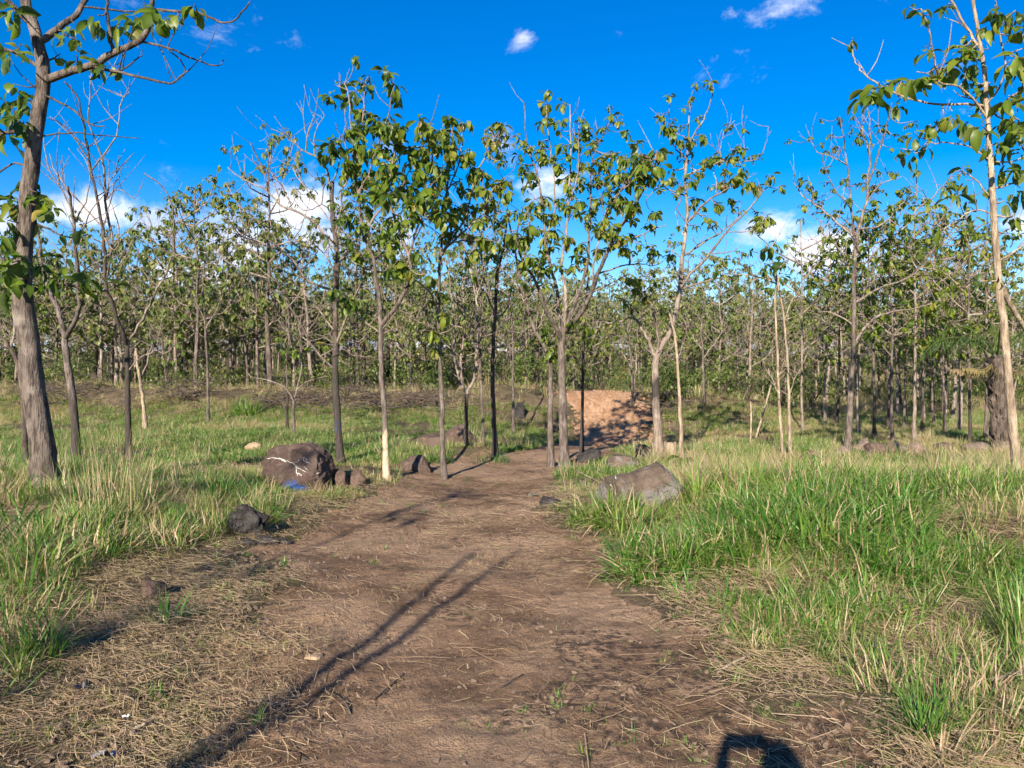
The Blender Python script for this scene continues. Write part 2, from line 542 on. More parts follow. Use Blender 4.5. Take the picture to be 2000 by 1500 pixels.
def plain(name, c, rough=.7):
    m, t = new_mat(name)
    ob = t.n('ShaderNodeTexCoord').outputs['Object']
    n = t.noise(ob, 25, 4)
    col = t.mix(n, (c[0] * .75, c[1] * .75, c[2] * .75, 1), (min(1, c[0] * 1.2), min(1, c[1] * 1.2), min(1, c[2] * 1.2), 1))
    pb = t.n('ShaderNodeBsdfPrincipled', {'Base Color': col, 'Roughness': rough})
    t.n('ShaderNodeOutputMaterial', {'Surface': pb.outputs[0]})
    return m


# ------------------------------------------------------------------ object helpers
def tag(o, label=None, cat=None, group=None, kind=None):
    if label: o['label'] = label
    if cat: o['category'] = cat
    if group: o['group'] = group
    if kind: o['kind'] = kind
    return o


def empty(name, loc):
    o = bpy.data.objects.new(name, None)
    o.empty_display_size = .2
    o.location = loc
    COL.objects.link(o)
    return o


def link(name, me, parent=None, loc=(0, 0, 0)):
    o = bpy.data.objects.new(name, me)
    o.location = loc
    if parent is not None:
        o.parent = parent
    COL.objects.link(o)
    return o


# ------------------------------------------------------------------ ground and track
def axis(fine, step, far, grow):
    v = [0.0]; s = step
    while v[-1] < far:
        if v[-1] > fine: s *= grow
        v.append(v[-1] + s)
    return np.array(v)


ax = axis(5, .05, 2500, 1.05)
xs = np.concatenate([-ax[:0:-1], ax])
ay = axis(11, .05, 3500, 1.022)
ys = np.concatenate([-axis(2, .25, 300, 1.3)[:0:-1], ay])
X, Y = np.meshgrid(xs, ys)
Z = H(X, Y)
nx, ny = len(xs), len(ys)
ii = np.arange(nx * ny).reshape(ny, nx)
quads = np.stack([ii[:-1, :-1], ii[:-1, 1:], ii[1:, 1:], ii[1:, :-1]], -1).reshape(-1, 4)
g = link('ground', new_mesh('ground', np.stack([X, Y, Z], -1).reshape(-1, 3), [quads], [M_SOIL]))
tag(g, 'brown soil of the clearing and the earth bank under the trees', 'ground', kind='structure')

ty = np.concatenate([np.arange(-4, 1.5, .08), np.arange(1.5, 7, .028), np.arange(7, 12, .045), np.arange(12, 34, .09)])
tx = np.arange(-3.6, 6.0, .035)
X, Y = np.meshgrid(tx, ty)
pm = path_mask(X, Y)
Z = H(X, Y) + .024 * sst(pm, -.05, .35) - .008
Z = Z + ((fbm(X * 13, Y * 13, 60, 3) - .5) * .026 + (fbm(X * 4, Y * 4, 66, 3) - .5) * .03) * sst(pm, 0, .4)
nx, ny = len(tx), len(ty)
ii = np.arange(nx * ny).reshape(ny, nx)
quads = np.stack([ii[:-1, :-1], ii[:-1, 1:], ii[1:, 1:], ii[1:, :-1]], -1).reshape(-1, 4)
keep = (pm.reshape(-1)[quads] > -.12).all(1)
quads = quads[keep]
used = np.unique(quads); remap = np.full(nx * ny, -1); remap[used] = np.arange(len(used))
pth = link('dirt_path', new_mesh('dirt_path', np.stack([X, Y, Z], -1).reshape(-1, 3)[used], [remap[quads]], [M_PATH]))
tag(pth, 'trodden bare earth track curving into the trees and up an orange ramp', 'path', kind='structure')

# ------------------------------------------------------------------ traced trees round the clearing
LEAF_ME = []
for i, (v, q, tr) in enumerate(LEAFS):
    ge = Geo(); ge.add(v, q, tr, RIB[i]); LEAF_ME.append(ge.mesh('leaf', [M_LEAF1]))


def rosette(pos, size, n, spread=1.0, flat=.0, rnd=random):
    """leaves round a twig tip: list of (matrix, tint, variant)"""
    out = []
    a0 = rnd.uniform(0, 6.28)
    for k in range(n):
        a = a0 + k * 2.4 + rnd.uniform(-.4, .4)
        pitch = rnd.uniform(-1.1, .45) + flat
        s = size * rnd.choice((.55, .75, .9, 1.0, 1.1, 1.2)) * rnd.uniform(.85, 1.05)
        off = Vector((rnd.uniform(-.03, .03), rnd.uniform(-.03, .03), -rnd.uniform(0, .22) * size * spread * 1.3))
        out.append((leaf_matrix(Vector(pos) + off, a, pitch, rnd.uniform(-.5, .5), s), None, rnd.randrange(6)))
    return out


TRUNKS = []


def traced_tree(name, label, d, limbs, clusters, bark, leaf=.3, nleaf=6, singles=250, twigs=20, twig_len=.45,
                tint=(.35, .18), limb_mat=None, group=None, seed=1, depth_spread=.35, cat='tree', fill=0, sides=10, slim=.62, slim_limb=.72):
    """limbs: [(pixel points, width0, width1)], the first is the trunk; clusters: pixel positions of leaf rosettes"""
    rnd = random.Random(seed); r2 = np.random.default_rng(seed)
    limb_mat = limb_mat or B_TWIG
    pts0 = limbs[0][0]
    b = P(pts0[0][0], pts0[0][1], d)
    base = Vector((b.x, d, Hs(b.x, d)))
    root = empty(name, base)
    tag(root, label, cat, group)
    nodes = []                                     # (px, py, depth, radius, world)
    for li, (pp, w0, w1) in enumerate(limbs):
        pp = [tuple(p) for p in pp]
        if li == 0:
            dep0, drift = d, rnd.uniform(-.1, .1)
        else:
            q = min(nodes, key=lambda k: (k[0] - pp[0][0]) ** 2 + (k[1] - pp[0][1]) ** 2)
            dep0 = q[2]
            pp[0] = (q[0], q[1])
            L = sum(math.hypot(a[0] - c[0], a[1] - c[1]) for a, c in zip(pp[:-1], pp[1:])) / F * d
            drift = rnd.choice((-1, 1)) * rnd.uniform(.25, .8) * L * depth_spread * 2
        n = max(6, int(3 * len(pp)))
        pl = spline([(p[0], p[1], 0) for p in pp], n)
        t = np.linspace(0, 1, n)
        dep = dep0 + drift * t
        wob = 1.2 if li else .6
        pl[1:, 0] += r2.normal(0, wob, n - 1); pl[1:, 1] += r2.normal(0, wob * .6, n - 1)
        wp = np.array([P(a[0], a[1], dd) for a, dd in zip(pl, dep)])
        kw = (slim if li == 0 else slim_limb)
        rad = kw * (w1 + (w0 - w1) * (1 - t) ** (1.25 if li == 0 else 1.0)) / 2 / F * d
        if li == 0:
            rad = rad * (1 + .75 * np.exp(-t * n * 1.1))
            TRUNKS.append((base.x, base.y, float(rad[1])))
            wp[0] = (base.x, base.y, base.z - .12)
        rad = np.maximum(rad, .0035)
        V, Q, T = tube(wp, rad, sides if li == 0 else 6, .12 if li == 0 else .1, seed + li)
        ge = Geo(); ge.add(V, Q, T)
        nm = 'trunk' if li == 0 else 'branch'
        link(nm, ge.mesh(nm, [bark if (li == 0 or w0 > 11) else limb_mat], base), root)
        for a, dd, rr, w in zip(pl, dep, rad, wp):
            nodes.append((a[0], a[1], dd, rr, w, li))
    crown = Geo(); leaves = []
    up_nodes = [k for k in nodes if k[1] < pts0[0][1] - 150]
    ytop = min(k[1] for k in nodes)
    # bare twigs, pale and thin
    for i in range(twigs):
        k = rnd.choice([q for q in up_nodes if q[5] > 0] or up_nodes)
        L = twig_len * rnd.uniform(.4, 1.2)
        dirv = Vector((rnd.uniform(-1, 1), rnd.uniform(-1, 1), rnd.uniform(.1, 1.3))).normalized()
        p0 = Vector(k[4]); p1 = p0 + dirv * L * .5 + Vector((0, 0, .02)); p2 = p0 + dirv * L + Vector((rnd.uniform(-.1, .1), 0, L * .25))
        pts = spline([p0, p1, p2], 5)
        V, Q, T = tube(pts, np.linspace(min(.009, k[3] * .6 + .002), .003, 5), 4)
        crown.add(V, Q, T, 0, 0)
        if rnd.random() < .6:
            p3 = p1 + (dirv + Vector((rnd.uniform(-.8, .8), rnd.uniform(-.8, .8), .3))).normalized() * L * .4
            V, Q, T = tube([p1, (p1 + p3) / 2, p3], [.006, .004, .003], 4)
            crown.add(V, Q, T, 0, 0)
    cl = [(c[0], c[1], c[2] if len(c) > 2 else 1.0) for c in clusters]
    for i in range(fill):                          # a few more rosettes among the given ones
        a = rnd.choice(cl[:len(clusters)]); cl.append((a[0] + rnd.gauss(0, 26), a[1] + rnd.gauss(0, 24), rnd.uniform(.6, .95)))
    for (cx, cy, s) in cl:
        best = min(up_nodes, key=lambda k: (k[0] - cx) ** 2 + (k[1] - cy) ** 2 * (1.0 if k[1] > cy - 8 else 2.5))
        dist = math.hypot(best[0] - cx, best[1] - cy) / F * d
        dep = best[2] + rnd.gauss(0, .2 + .35 * dist)
        tip = P(cx, cy, dep)
        p0 = Vector(best[4])
        mid = (p0 + tip) / 2 + Vector((rnd.uniform(-.12, .12) * dist, 0, -.16 * dist))
        pts = spline([p0, mid, tip], 6)
        V, Q, T = tube(pts, np.linspace(min(.014, max(.006, best[3] * .7)), .005, 6), 4)
        crown.add(V, Q, T, 0, 0)
        n = max(2, int(round(nleaf * rnd.uniform(.7, 1.3) * (s if s < 1 else 1))))
        for (m, _, v) in rosette(tip, leaf * .9 * max(.7, min(s, 1.25)), n + 1, 1.5, 0, rnd):
            tt = rnd.gauss(tint[0] - .03, tint[1] * 1.35)
            tt = min(max(tt, .0), .68)
            if rnd.random() < .03: tt = rnd.uniform(.72, .95)
            leaves.append((m, tt, v))
    rnd.shuffle(leaves)
    for (m, tt, v) in leaves[singles:]:
        V, Q, T = LEAFS[v]
        crown.add(xform(V, m), Q, T, tt + RIB[v], 1)
    co = None
    if crown.nv:
        co = link('crown' if leaves else 'twigs', crown.mesh('crown', [limb_mat, M_LEAF], base), root)
        co['kind'] = 'stuff'
    off = Matrix.Translation(-base)
    for (m, tt, v) in leaves[:singles]:
        o = bpy.data.objects.new('leaf', LEAF_ME[v])
        o.parent = co
        o.matrix_local = off @ m
        o.color = (tt, tt, tt, 1)
        COL.objects.link(o)
    return root


def z1(l): return [(x / 3, y / 3) for x, y in l]
def z2(l): return [(p[0] / 3 + 400, p[1] / 3 + 100, *p[2:]) for p in l]
def z3(l): return [(p[0] / 3 + 850, p[1] / 3 + 150, *p[2:]) for p in l]
def z4(l): return [(p[0] / 3 + 1250, p[1] / 3 + 100, *p[2:]) for p in l]
def z5(l): return [(p[0] / 3 + 1550, p[1] / 3, *p[2:]) for p in l]
def z7(l): return [(p[0] / 3 + 450, p[1] / 3 + 550, *p[2:]) for p in l]


G_EDGE = 'trees around the edge of the clearing'
# the thick tree at the left edge
traced_tree('teak_tree', 'thick-trunked tree leaning at the left edge beside tall grass', 8.4, [
    ([(88, 960), (84, 880), (70, 790), (57, 690), (47, 600), (43, 540), (50, 430), (60, 330), (74, 230), (85, 150), (76, 90), (62, 40), (50, 0), (40, -70)], 72, 26),
    (z1([(270, 470), (400, 420), (560, 370), (700, 295), (830, 235), (870, 150), (890, 30), (900, -60)]), 20, 7),
    (z1([(250, 250), (350, 160), (440, 90), (500, 0), (560, -90)]), 17, 9),
    (z1([(180, 160), (110, 70), (40, 0), (-60, -60)]), 14, 8),
    (z1([(830, 235), (1000, 290), (1150, 350), (1270, 385), (1310, 350)]), 5, 2),
    (z1([(530, 410), (720, 430), (900, 470), (1000, 490), (1070, 440), (1120, 405)]), 7, 2.5),
    (z1([(720, 430), (770, 370), (820, 330), (832, 295)]), 4, 2),
    (z1([(1000, 300), (1060, 360), (1080, 430), (1010, 490)]), 3, 2),
    (z1([(650, 290), (640, 180), (630, 60), (625, -40)]), 8, 5),
    (z1([(880, 60), (1060, 70), (1180, 75), (1290, 130), (1380, 115), (1470, 10)]), 6, 2.5),
    (z1([(500, 60), (700, 60), (900, 90), (860, 180)]), 5, 3),
    (z1([(220, 400), (120, 320), (0, 280), (-90, 260)]), 8, 5),
    (z1([(190, 740), (90, 770), (0, 790), (-80, 850)]), 10, 6),
    (z1([(280, 565), (420, 640), (530, 730), (620, 738)]), 5, 2),
    (z1([(255, 800), (430, 780), (600, 795), (820, 810)]), 4, 1.8),
    (z1([(160, 950), (100, 955), (0, 1000), (-50, 1040)]), 5, 3),
    (z1([(170, 1240), (280, 1340), (400, 1390), (520, 1370)]), 5, 2.5),
    ([(55, 572), (90, 560), (130, 556), (170, 568), (215, 566), (250, 540)], 8, 3),
    ([(45, 545), (20, 520), (0, 500), (-30, 480)], 7, 4),
], [(30, 165), (22, 205), (45, 235), (12, 250), (50, 190), (120, 60, .7), (150, 75, .7), (190, 30), (262, 28), (235, 45), (320, 25), (118, 105, .7), (150, 108, .8),
    (185, 118, .7), (212, 118, .5), (25, 15), (380, 8, .7), (300, 15), (350, 30, .6), (228, 128, .4), (145, 45, .7), (40, 85, .6), (25, 100, .7), (60, 350), (30, 385), (72, 375), (95, 398, .8), (15, 430), (60, 405),
    (20, 520), (80, 515), (130, 505), (170, 525, 1.1), (60, 540), (105, 525), (235, 548, .6), (0, 455), (40, 500), (10, 550), (125, 452, .35), (160, 445, .4), (-20, 180), (-20, 400), (-30, 60)],
    B_BIG, leaf=.30, nleaf=6, singles=230, twigs=14, tint=(.3, .16), limb_mat=B_BROWN, group=G_EDGE, seed=3, sides=18, slim=.66, slim_limb=.9)

traced_tree('teak_tree', 'pale forked tree with bare branches right behind the thick left tree', 11.4, [
    ([(150, 900), (146, 820), (135, 730), (127, 680), (128, 655)], 26, 19),
    ([(128, 660), (116, 610), (104, 585), (95, 560), (80, 520), (78, 470), (60, 400)], 14, 6),
    ([(130, 660), (142, 635), (155, 600), (152, 540), (148, 480), (140, 400), (133, 365)], 14, 5),
    ([(148, 480), (165, 440), (180, 410), (210, 370)], 4, 2), ([(140, 410), (120, 370), (95, 330), (85, 270)], 4, 2),
    ([(145, 450), (170, 385), (175, 330), (150, 290)], 4, 1.8), ([(152, 540), (190, 510), (220, 495)], 4, 2)],
    [(170, 470, .5), (210, 500, .5)], B_CHAR_LOW, leaf=.2, twigs=26, twig_len=.6, group=G_EDGE, seed=5)

traced_tree('teak_tree', 'slender charred tree with a wide fork and leafless top at left', 12.3, [
    ([(251, 905), (250, 800), (249, 740), (248, 675)], 19, 14),
    ([(248, 680), (240, 650), (222, 600), (208, 560), (205, 500), (200, 445), (188, 380), (172, 300), (163, 240), (148, 185), (125, 160)], 12, 3),
    ([(206, 545), (218, 470), (206, 400), (203, 330), (195, 290), (172, 230), (180, 140)], 8, 2),
    ([(250, 670), (275, 630), (300, 580), (325, 530), (340, 500), (378, 505)], 8, 3),
    ([(340, 500), (338, 460), (340, 420), (322, 370), (282, 338)], 5, 2), ([(205, 390), (230, 370), (262, 388)], 4, 2),
    ([(203, 400), (218, 350), (260, 300)], 4, 1.8), ([(188, 330), (225, 270), (236, 205), (252, 180)], 4, 2),
    ([(200, 450), (160, 400), (120, 350), (95, 300)], 5, 2), ([(172, 300), (130, 250), (95, 230)], 4, 2), ([(218, 470), (250, 450), (275, 425)], 4, 2),
    ([(206, 470), (225, 490), (232, 440), (212, 390)], 5, 2), ([(255, 735), (270, 700), (295, 690)], 4, 2)],
    [(300, 660, .4), (335, 430, .5)], B_CHAR, leaf=.2, nleaf=3, twigs=44, twig_len=.6, group=G_EDGE, seed=7)

traced_tree('teak_tree', 'thin dark tree standing close behind the left of the thick trunk', 12.0, [
    ([(50, 900), (46, 800), (36, 720), (20, 680), (0, 655), (-25, 630)], 15, 8), ([(20, 680), (28, 640), (20, 560), (10, 500)], 7, 3)],
    [(20, 560, .5), (5, 520, .6)], B_BROWN, leaf=.24, twigs=8, group=G_EDGE, seed=9)

traced_tree('teak_tree', 'dark-trunked tree with blue paint and bare limbs spreading left', 12.4, [
    ([(666, 912), (660, 840), (656, 760), (655, 680), (656, 600), (658, 500), (650, 430), (648, 380), (650, 355)], 24, 12),
    (z2([(745, 1130), (650, 1020), (560, 950), (440, 900), (370, 820), (290, 780), (180, 720), (130, 680)]), 8, 2.5),
    (z2([(370, 820), (360, 740), (300, 600), (268, 545)]), 5, 2), (z2([(440, 900), (420, 800), (390, 740), (460, 690)]), 4, 2),
    (z2([(520, 930), (480, 840), (420, 750), (360, 690)]), 4, 2), (z2([(750, 1440), (600, 1340), (520, 1230), (420, 1160), (340, 1130), (250, 1100), (120, 1040)]), 8, 2),
    (z2([(340, 1130), (200, 1050), (185, 960)]), 3, 1.6), (z2([(420, 1160), (400, 1060), (370, 960), (300, 900)]), 3.5, 1.6),
    (z2([(740, 850), (720, 700), (650, 620), (560, 570), (480, 510), (390, 450)]), 7, 2.2),
    (z2([(610, 560), (615, 440), (650, 350)]), 4, 2), (z2([(610, 500), (575, 390)]), 3, 1.8), (z2([(650, 620), (640, 500), (700, 370)]), 4, 1.8),
    (z2([(760, 760), (790, 640), (790, 500), (765, 420)]), 5, 1.8), (z2([(760, 1090), (795, 940), (800, 830), (840, 740), (830, 560), (815, 280)]), 7, 2),
    (z2([(745, 1000), (640, 870), (560, 760), (510, 680)]), 4, 1.8), (z2([(750, 980), (690, 900), (620, 930), (570, 930)]), 4, 2),
    (z2([(690, 900), (690, 780), (620, 720), (580, 660)]), 3.5, 1.6),
    (z7([(610, 490), (480, 380), (420, 250), (320, 100), (260, -20)]), 7, 2.5), (z7([(640, 350), (690, 180), (740, 60), (800, -60)]), 8, 3),
    (z7([(620, 350), (520, 310), (440, 320)]), 4, 2), (z7([(600, 300), (500, 150), (430, 60), (350, -10)]), 5, 2), (z7([(620, 370), (720, 430), (860, 450)]), 4, 2),
    (z2([(750, 1280), (660, 1150), (560, 1080)]), 4, 1.8), (z2([(770, 1250), (860, 1130), (920, 1060)]), 5, 3)],
    z2([(720, 540, 1.1), (700, 570), (760, 540), (690, 720, .6), (720, 760, .5), (860, 1090, .5), (830, 1080, .5), (730, 1080, .4)]) + z7([(650, 70, .7), (700, 90, .9)]),
    B_PAINT, leaf=.30, nleaf=7, twigs=56, twig_len=.45, tint=(.2, .14), group=G_EDGE, seed=12)

C5 = z2([(820, 180), (910, 160, .7), (960, 140, .6), (1110, 190), (900, 270, .6), (910, 340), (880, 400), (860, 450), (960, 430, 1.1), (1050, 430), (1080, 460), (900, 540), (980, 550), (1040, 540), (1140, 520, .8),
         (900, 620, 1.1), (860, 650), (960, 690), (1050, 660, 1.1), (1020, 750), (1080, 720), (1150, 700), (1200, 560), (1230, 620), (1250, 720), (900, 750), (830, 800, .7), (850, 870, .6), (940, 880, .7),
         (1040, 830, 1.1), (1100, 780), (1170, 800), (1200, 860), (1250, 850), (1300, 800), (1070, 980, .7), (1140, 990, .8), (1050, 1040, .8), (1200, 980, .7), (820, 950, .6), (880, 960, .5), (1030, 1100, .7), (1100, 1110),
         (830, 1160, .7), (960, 1140, .6), (900, 1190, .7), (1130, 1230), (1180, 1240), (1220, 1190, .7), (840, 1450), (880, 1430, .7)])
traced_tree('teak_tree', 'leafy tree with bark stripped white at its foot beside the track', 10.75, [
    ([(757, 944), (753, 880), (751, 800), (744, 730), (744, 660), (742, 610), (737, 560), (734, 540), (728, 500), (712, 465), (706, 430), (700, 380), (692, 330), (690, 290)], 20, 6),
    (z7([(890, 250), (950, 170), (1020, 60), (1050, 0)]) + z2([(1180, 1380), (1210, 1290), (1190, 1200)]), 13, 7),
    (z2([(930, 1100), (1000, 960), (1090, 880), (1150, 800), (1200, 700)]), 7, 3), (z2([(1160, 1150), (1130, 1030), (1090, 900), (1080, 800), (1100, 650), (1140, 540)]), 9, 4),
    (z2([(900, 850), (960, 720), (1000, 600), (1040, 480), (1070, 400), (1110, 200)]), 6, 2.5), (z2([(890, 780), (900, 600), (920, 450), (930, 350), (930, 190)]), 6, 2.5),
    (z2([(900, 650), (860, 480), (850, 330), (825, 190)]), 5, 2.5), (z2([(915, 1000), (870, 950), (800, 940)]), 4, 2.5), (z2([(990, 1280), (890, 1250), (830, 1180)]), 5, 2.5),
    (z2([(1190, 1200), (1240, 1050), (1290, 900), (1300, 780)]), 7, 3), (z2([(930, 1050), (860, 1150), (790, 1230)]), 5, 3),
    (z7([(885, 300), (820, 260), (760, 210), (700, 170)]), 5, 2.5), (z7([(890, 300), (950, 280), (1000, 260)]), 4, 2)],
    C5, B_SCAR, leaf=.23, nleaf=12, singles=280, twigs=24, tint=(.40, .17), group=G_EDGE, seed=15, fill=76)

C6 = z3([(80, 230), (60, 300), (110, 330), (150, 270, .8), (30, 400), (90, 420), (40, 530), (200, 420), (330, 350), (370, 340, .8), (320, 440, .7), (220, 540), (270, 540), (130, 620, .7), (10, 610, .7), (70, 700), (110, 750), (200, 760),
         (290, 640, 1.1), (350, 620), (390, 600), (420, 660), (300, 740), (330, 710), (400, 480, .6), (0, 760), (90, 880), (220, 920, .8), (270, 930), (60, 950, .7), (350, 960), (120, 920, .6), (380, 880, .7), (280, 850, .7), (-60, 260), (-20, 300), (-90, 240), (-60, 400), (-20, 480), (0, 560), (-40, 650)])
traced_tree('teak_tree', 'upright leafy tree on the track\'s left beside the stripped one', 11.4, [
    ([(867, 926), (864, 850), (862, 760), (858, 690), (856, 620), (857, 560), (860, 500), (868, 430), (874, 360), (880, 300), (884, 240)], 17, 5),
    (z3([(20, 1080), (90, 960), (160, 860), (200, 740), (240, 560), (320, 440), (340, 350)]), 7, 3), (z3([(40, 900), (10, 740), (-10, 560), (-20, 420), (-50, 270)]), 7, 3),
    (z3([(60, 1000), (180, 900), (280, 800), (340, 660), (400, 600)]), 6, 3), (z3([(70, 700), (120, 560), (150, 420), (150, 280)]), 5, 2.5), (z3([(90, 980), (220, 960), (350, 960)]), 5, 2.5),
    ([(857, 600), (830, 560), (800, 540)], 6, 3), ([(860, 660), (845, 640), (830, 635)], 4, 2), ([(858, 650), (885, 640), (900, 615)], 4, 2)],
    C6 + [(862, 655, .9), (850, 650, .7), (865, 570, .8)], B_GREY, leaf=.22, nleaf=12, singles=280, twigs=24, tint=(.52, .17), group=G_EDGE, seed=18, fill=74)

traced_tree('teak_tree', 'small dark Y-shaped tree between leafy trunks near the earth heaps', 14.2, [
    ([(911, 890), (910, 830), (912, 770)], 14, 12), ([(912, 772), (898, 745), (888, 700), (886, 640), (880, 560), (870, 500)], 8, 4),
    ([(912, 770), (926, 735), (932, 690), (934, 630), (930, 580), (915, 520), (905, 470)], 9, 4), ([(932, 660), (960, 620), (975, 590)], 5, 2), ([(930, 640), (905, 620), (890, 590)], 4, 2),
    ([(930, 580), (945, 530), (950, 480)], 5, 2)], [(880, 540, .5), (900, 480, .5), (950, 490, .5), (940, 540, .4)], B_CHAR_LOW, leaf=.2, nleaf=4, twigs=34, twig_len=.6, group=G_EDGE, seed=21)

traced_tree('teak_tree', 'charred straight tree left of the grey pair beside the track', 13.9, [
    ([(967, 890), (965, 820), (962, 740), (964, 660), (968, 600), (970, 540), (985, 480), (990, 420)], 17, 7), ([(966, 640), (990, 600), (1000, 560)], 5, 3),
    ([(968, 620), (950, 570), (940, 500), (935, 440)], 6, 3), ([(970, 560), (975, 500), (960, 430)], 5, 2.5), ([(965, 690), (1000, 670), (1030, 640)], 5, 2)],
    [(950, 500, .6), (985, 460, .6), (940, 450, .6), (975, 430, .6), (1000, 560, .4)], B_CHAR, leaf=.22, nleaf=9, twigs=30, twig_len=.6, group=G_EDGE, seed=24, fill=14)

traced_tree('teak_tree', 'thin grey sapling beside the charred straight tree', 14.4, [
    ([(943, 872), (942, 800), (938, 720), (936, 650), (940, 590), (930, 520)], 10, 4), ([(938, 700), (920, 660), (915, 620)], 4, 2)],
    [(930, 530, .5), (915, 620, .4)], B_GREY, leaf=.2, nleaf=4, twigs=14, group=G_EDGE, seed=27)

traced_tree('teak_tree', 'grey tree bending left, left one of the close pair by the track', 12.6, [
    ([(1075, 908), (1075, 840), (1075, 760), (1074, 705), (1060, 670), (1042, 640), (1030, 600), (1020, 560), (1012, 520), (1000, 460), (990, 410)], 19, 5),
    ([(1030, 600), (1010, 560), (985, 530), (965, 500)], 6, 3), ([(1014, 530), (1030, 480), (1035, 430)], 5, 3), ([(1050, 650), (1060, 610), (1062, 570)], 4, 2)],
    [(1000, 470, .8), (985, 420, .8), (1035, 440, .8), (970, 500, .6), (1010, 410, .7), (1080, 690, 1.0), (1088, 672, .8), (1090, 655, .8)],
    B_GREY, leaf=.22, nleaf=9, twigs=20, group=G_EDGE, seed=30, tint=(.48, .15), fill=14)

C10 = z3([(640, 160), (640, 240), (700, 240), (520, 370), (560, 400, .7), (630, 420), (680, 460), (740, 390), (830, 370), (880, 300), (980, 290, .8), (1030, 215), (720, 500), (520, 510), (560, 550, .8), (630, 480), (780, 450), (810, 550), (860, 480),
          (900, 420), (1030, 440), (1090, 440), (1000, 490), (1060, 560), (1130, 560), (1200, 470, 1.1), (1240, 490), (1300, 430), (1310, 500), (1260, 560), (1200, 530), (760, 590), (790, 640), (870, 620), (950, 600), (1020, 650, 1.1), (1070, 690, 1.1),
          (1010, 740), (1060, 730), (1110, 740, .8), (960, 710), (560, 720), (600, 740), (640, 700), (700, 800), (540, 640), (830, 780), (890, 790), (900, 850), (760, 720, .7), (850, 720), (560, 850), (600, 880), (650, 920, 1.1), (700, 900), (760, 930), (680, 980),
          (540, 930), (480, 930), (990, 830), (1040, 860, 1.1), (970, 860), (1100, 930), (1070, 950), (960, 1000), (830, 1040), (820, 1090), (880, 1050), (640, 1020), (560, 1040), (520, 1080), (600, 1100, .8), (700, 1090), (640, 1200, .8),
          (1200, 970, .7), (1250, 980, .6), (1180, 1190, .8), (1140, 1180, .7), (1280, 790, .8), (920, 1460, .8), (880, 1460, .8)])
traced_tree('teak_tree', 'broad leafy vase-shaped tree, right one of the close pair by the track', 12.5, [
    ([(1103, 910), (1100, 840), (1098, 760), (1097, 690), (1099, 655), (1100, 640)], 28, 22),
    ([(1097, 665), (1085, 640), (1066, 605), (1055, 570), (1040, 540), (1020, 510), (1010, 470), (1015, 420)], 12, 4),
    ([(1098, 650), (1092, 620), (1088, 570), (1075, 520), (1065, 470), (1060, 400), (1045, 330), (1030, 280), (1024, 200)], 12, 3),
    ([(1102, 650), (1120, 630), (1142, 600), (1165, 540), (1188, 490), (1215, 440), (1240, 400), (1268, 350), (1285, 310)], 14, 4),
    ([(1101, 645), (1128, 580), (1148, 515), (1150, 450), (1152, 380), (1160, 300), (1185, 250)], 12, 3),
    ([(1100, 650), (1105, 580), (1098, 510), (1108, 440), (1110, 380), (1115, 290), (1112, 205)], 11, 3),
    ([(1150, 560), (1165, 480), (1190, 400), (1230, 360)], 6, 3), ([(1065, 470), (1085, 400), (1080, 330), (1070, 260), (1066, 200)], 6, 2.5),
    ([(1188, 490), (1230, 470), (1270, 450), (1300, 440)], 5, 2), ([(1055, 570), (1030, 580), (1015, 600)], 5, 2.5), ([(1165, 540), (1210, 520), (1250, 515), (1275, 520)], 5, 2),
    ([(1110, 400), (1130, 330), (1128, 260), (1140, 215)], 5, 2), ([(1128, 590), (1180, 560), (1220, 540)], 5, 2), ([(1102, 655), (1130, 648), (1155, 645)], 4, 2)],
    C10, B_GREY, leaf=.22, nleaf=12, singles=300, twigs=50, tint=(.52, .17), limb_mat=B_TWIG, group=G_EDGE, seed=33, fill=110)

traced_tree('teak_tree', 'slim dark tree in front of the orange earth ramp', 14.4, [
    ([(1137, 888), (1137, 820), (1138, 740), (1140, 670), (1143, 600), (1150, 540)], 12, 6), ([(1138, 640), (1120, 620), (1100, 590)], 4, 2), ([(1140, 670), (1165, 650), (1180, 610)], 4, 2)],
    [(1128, 700, .6), (1170, 640, .5), (1150, 560, .5)], B_CHAR, leaf=.22, nleaf=5, twigs=16, group=G_EDGE, seed=36)

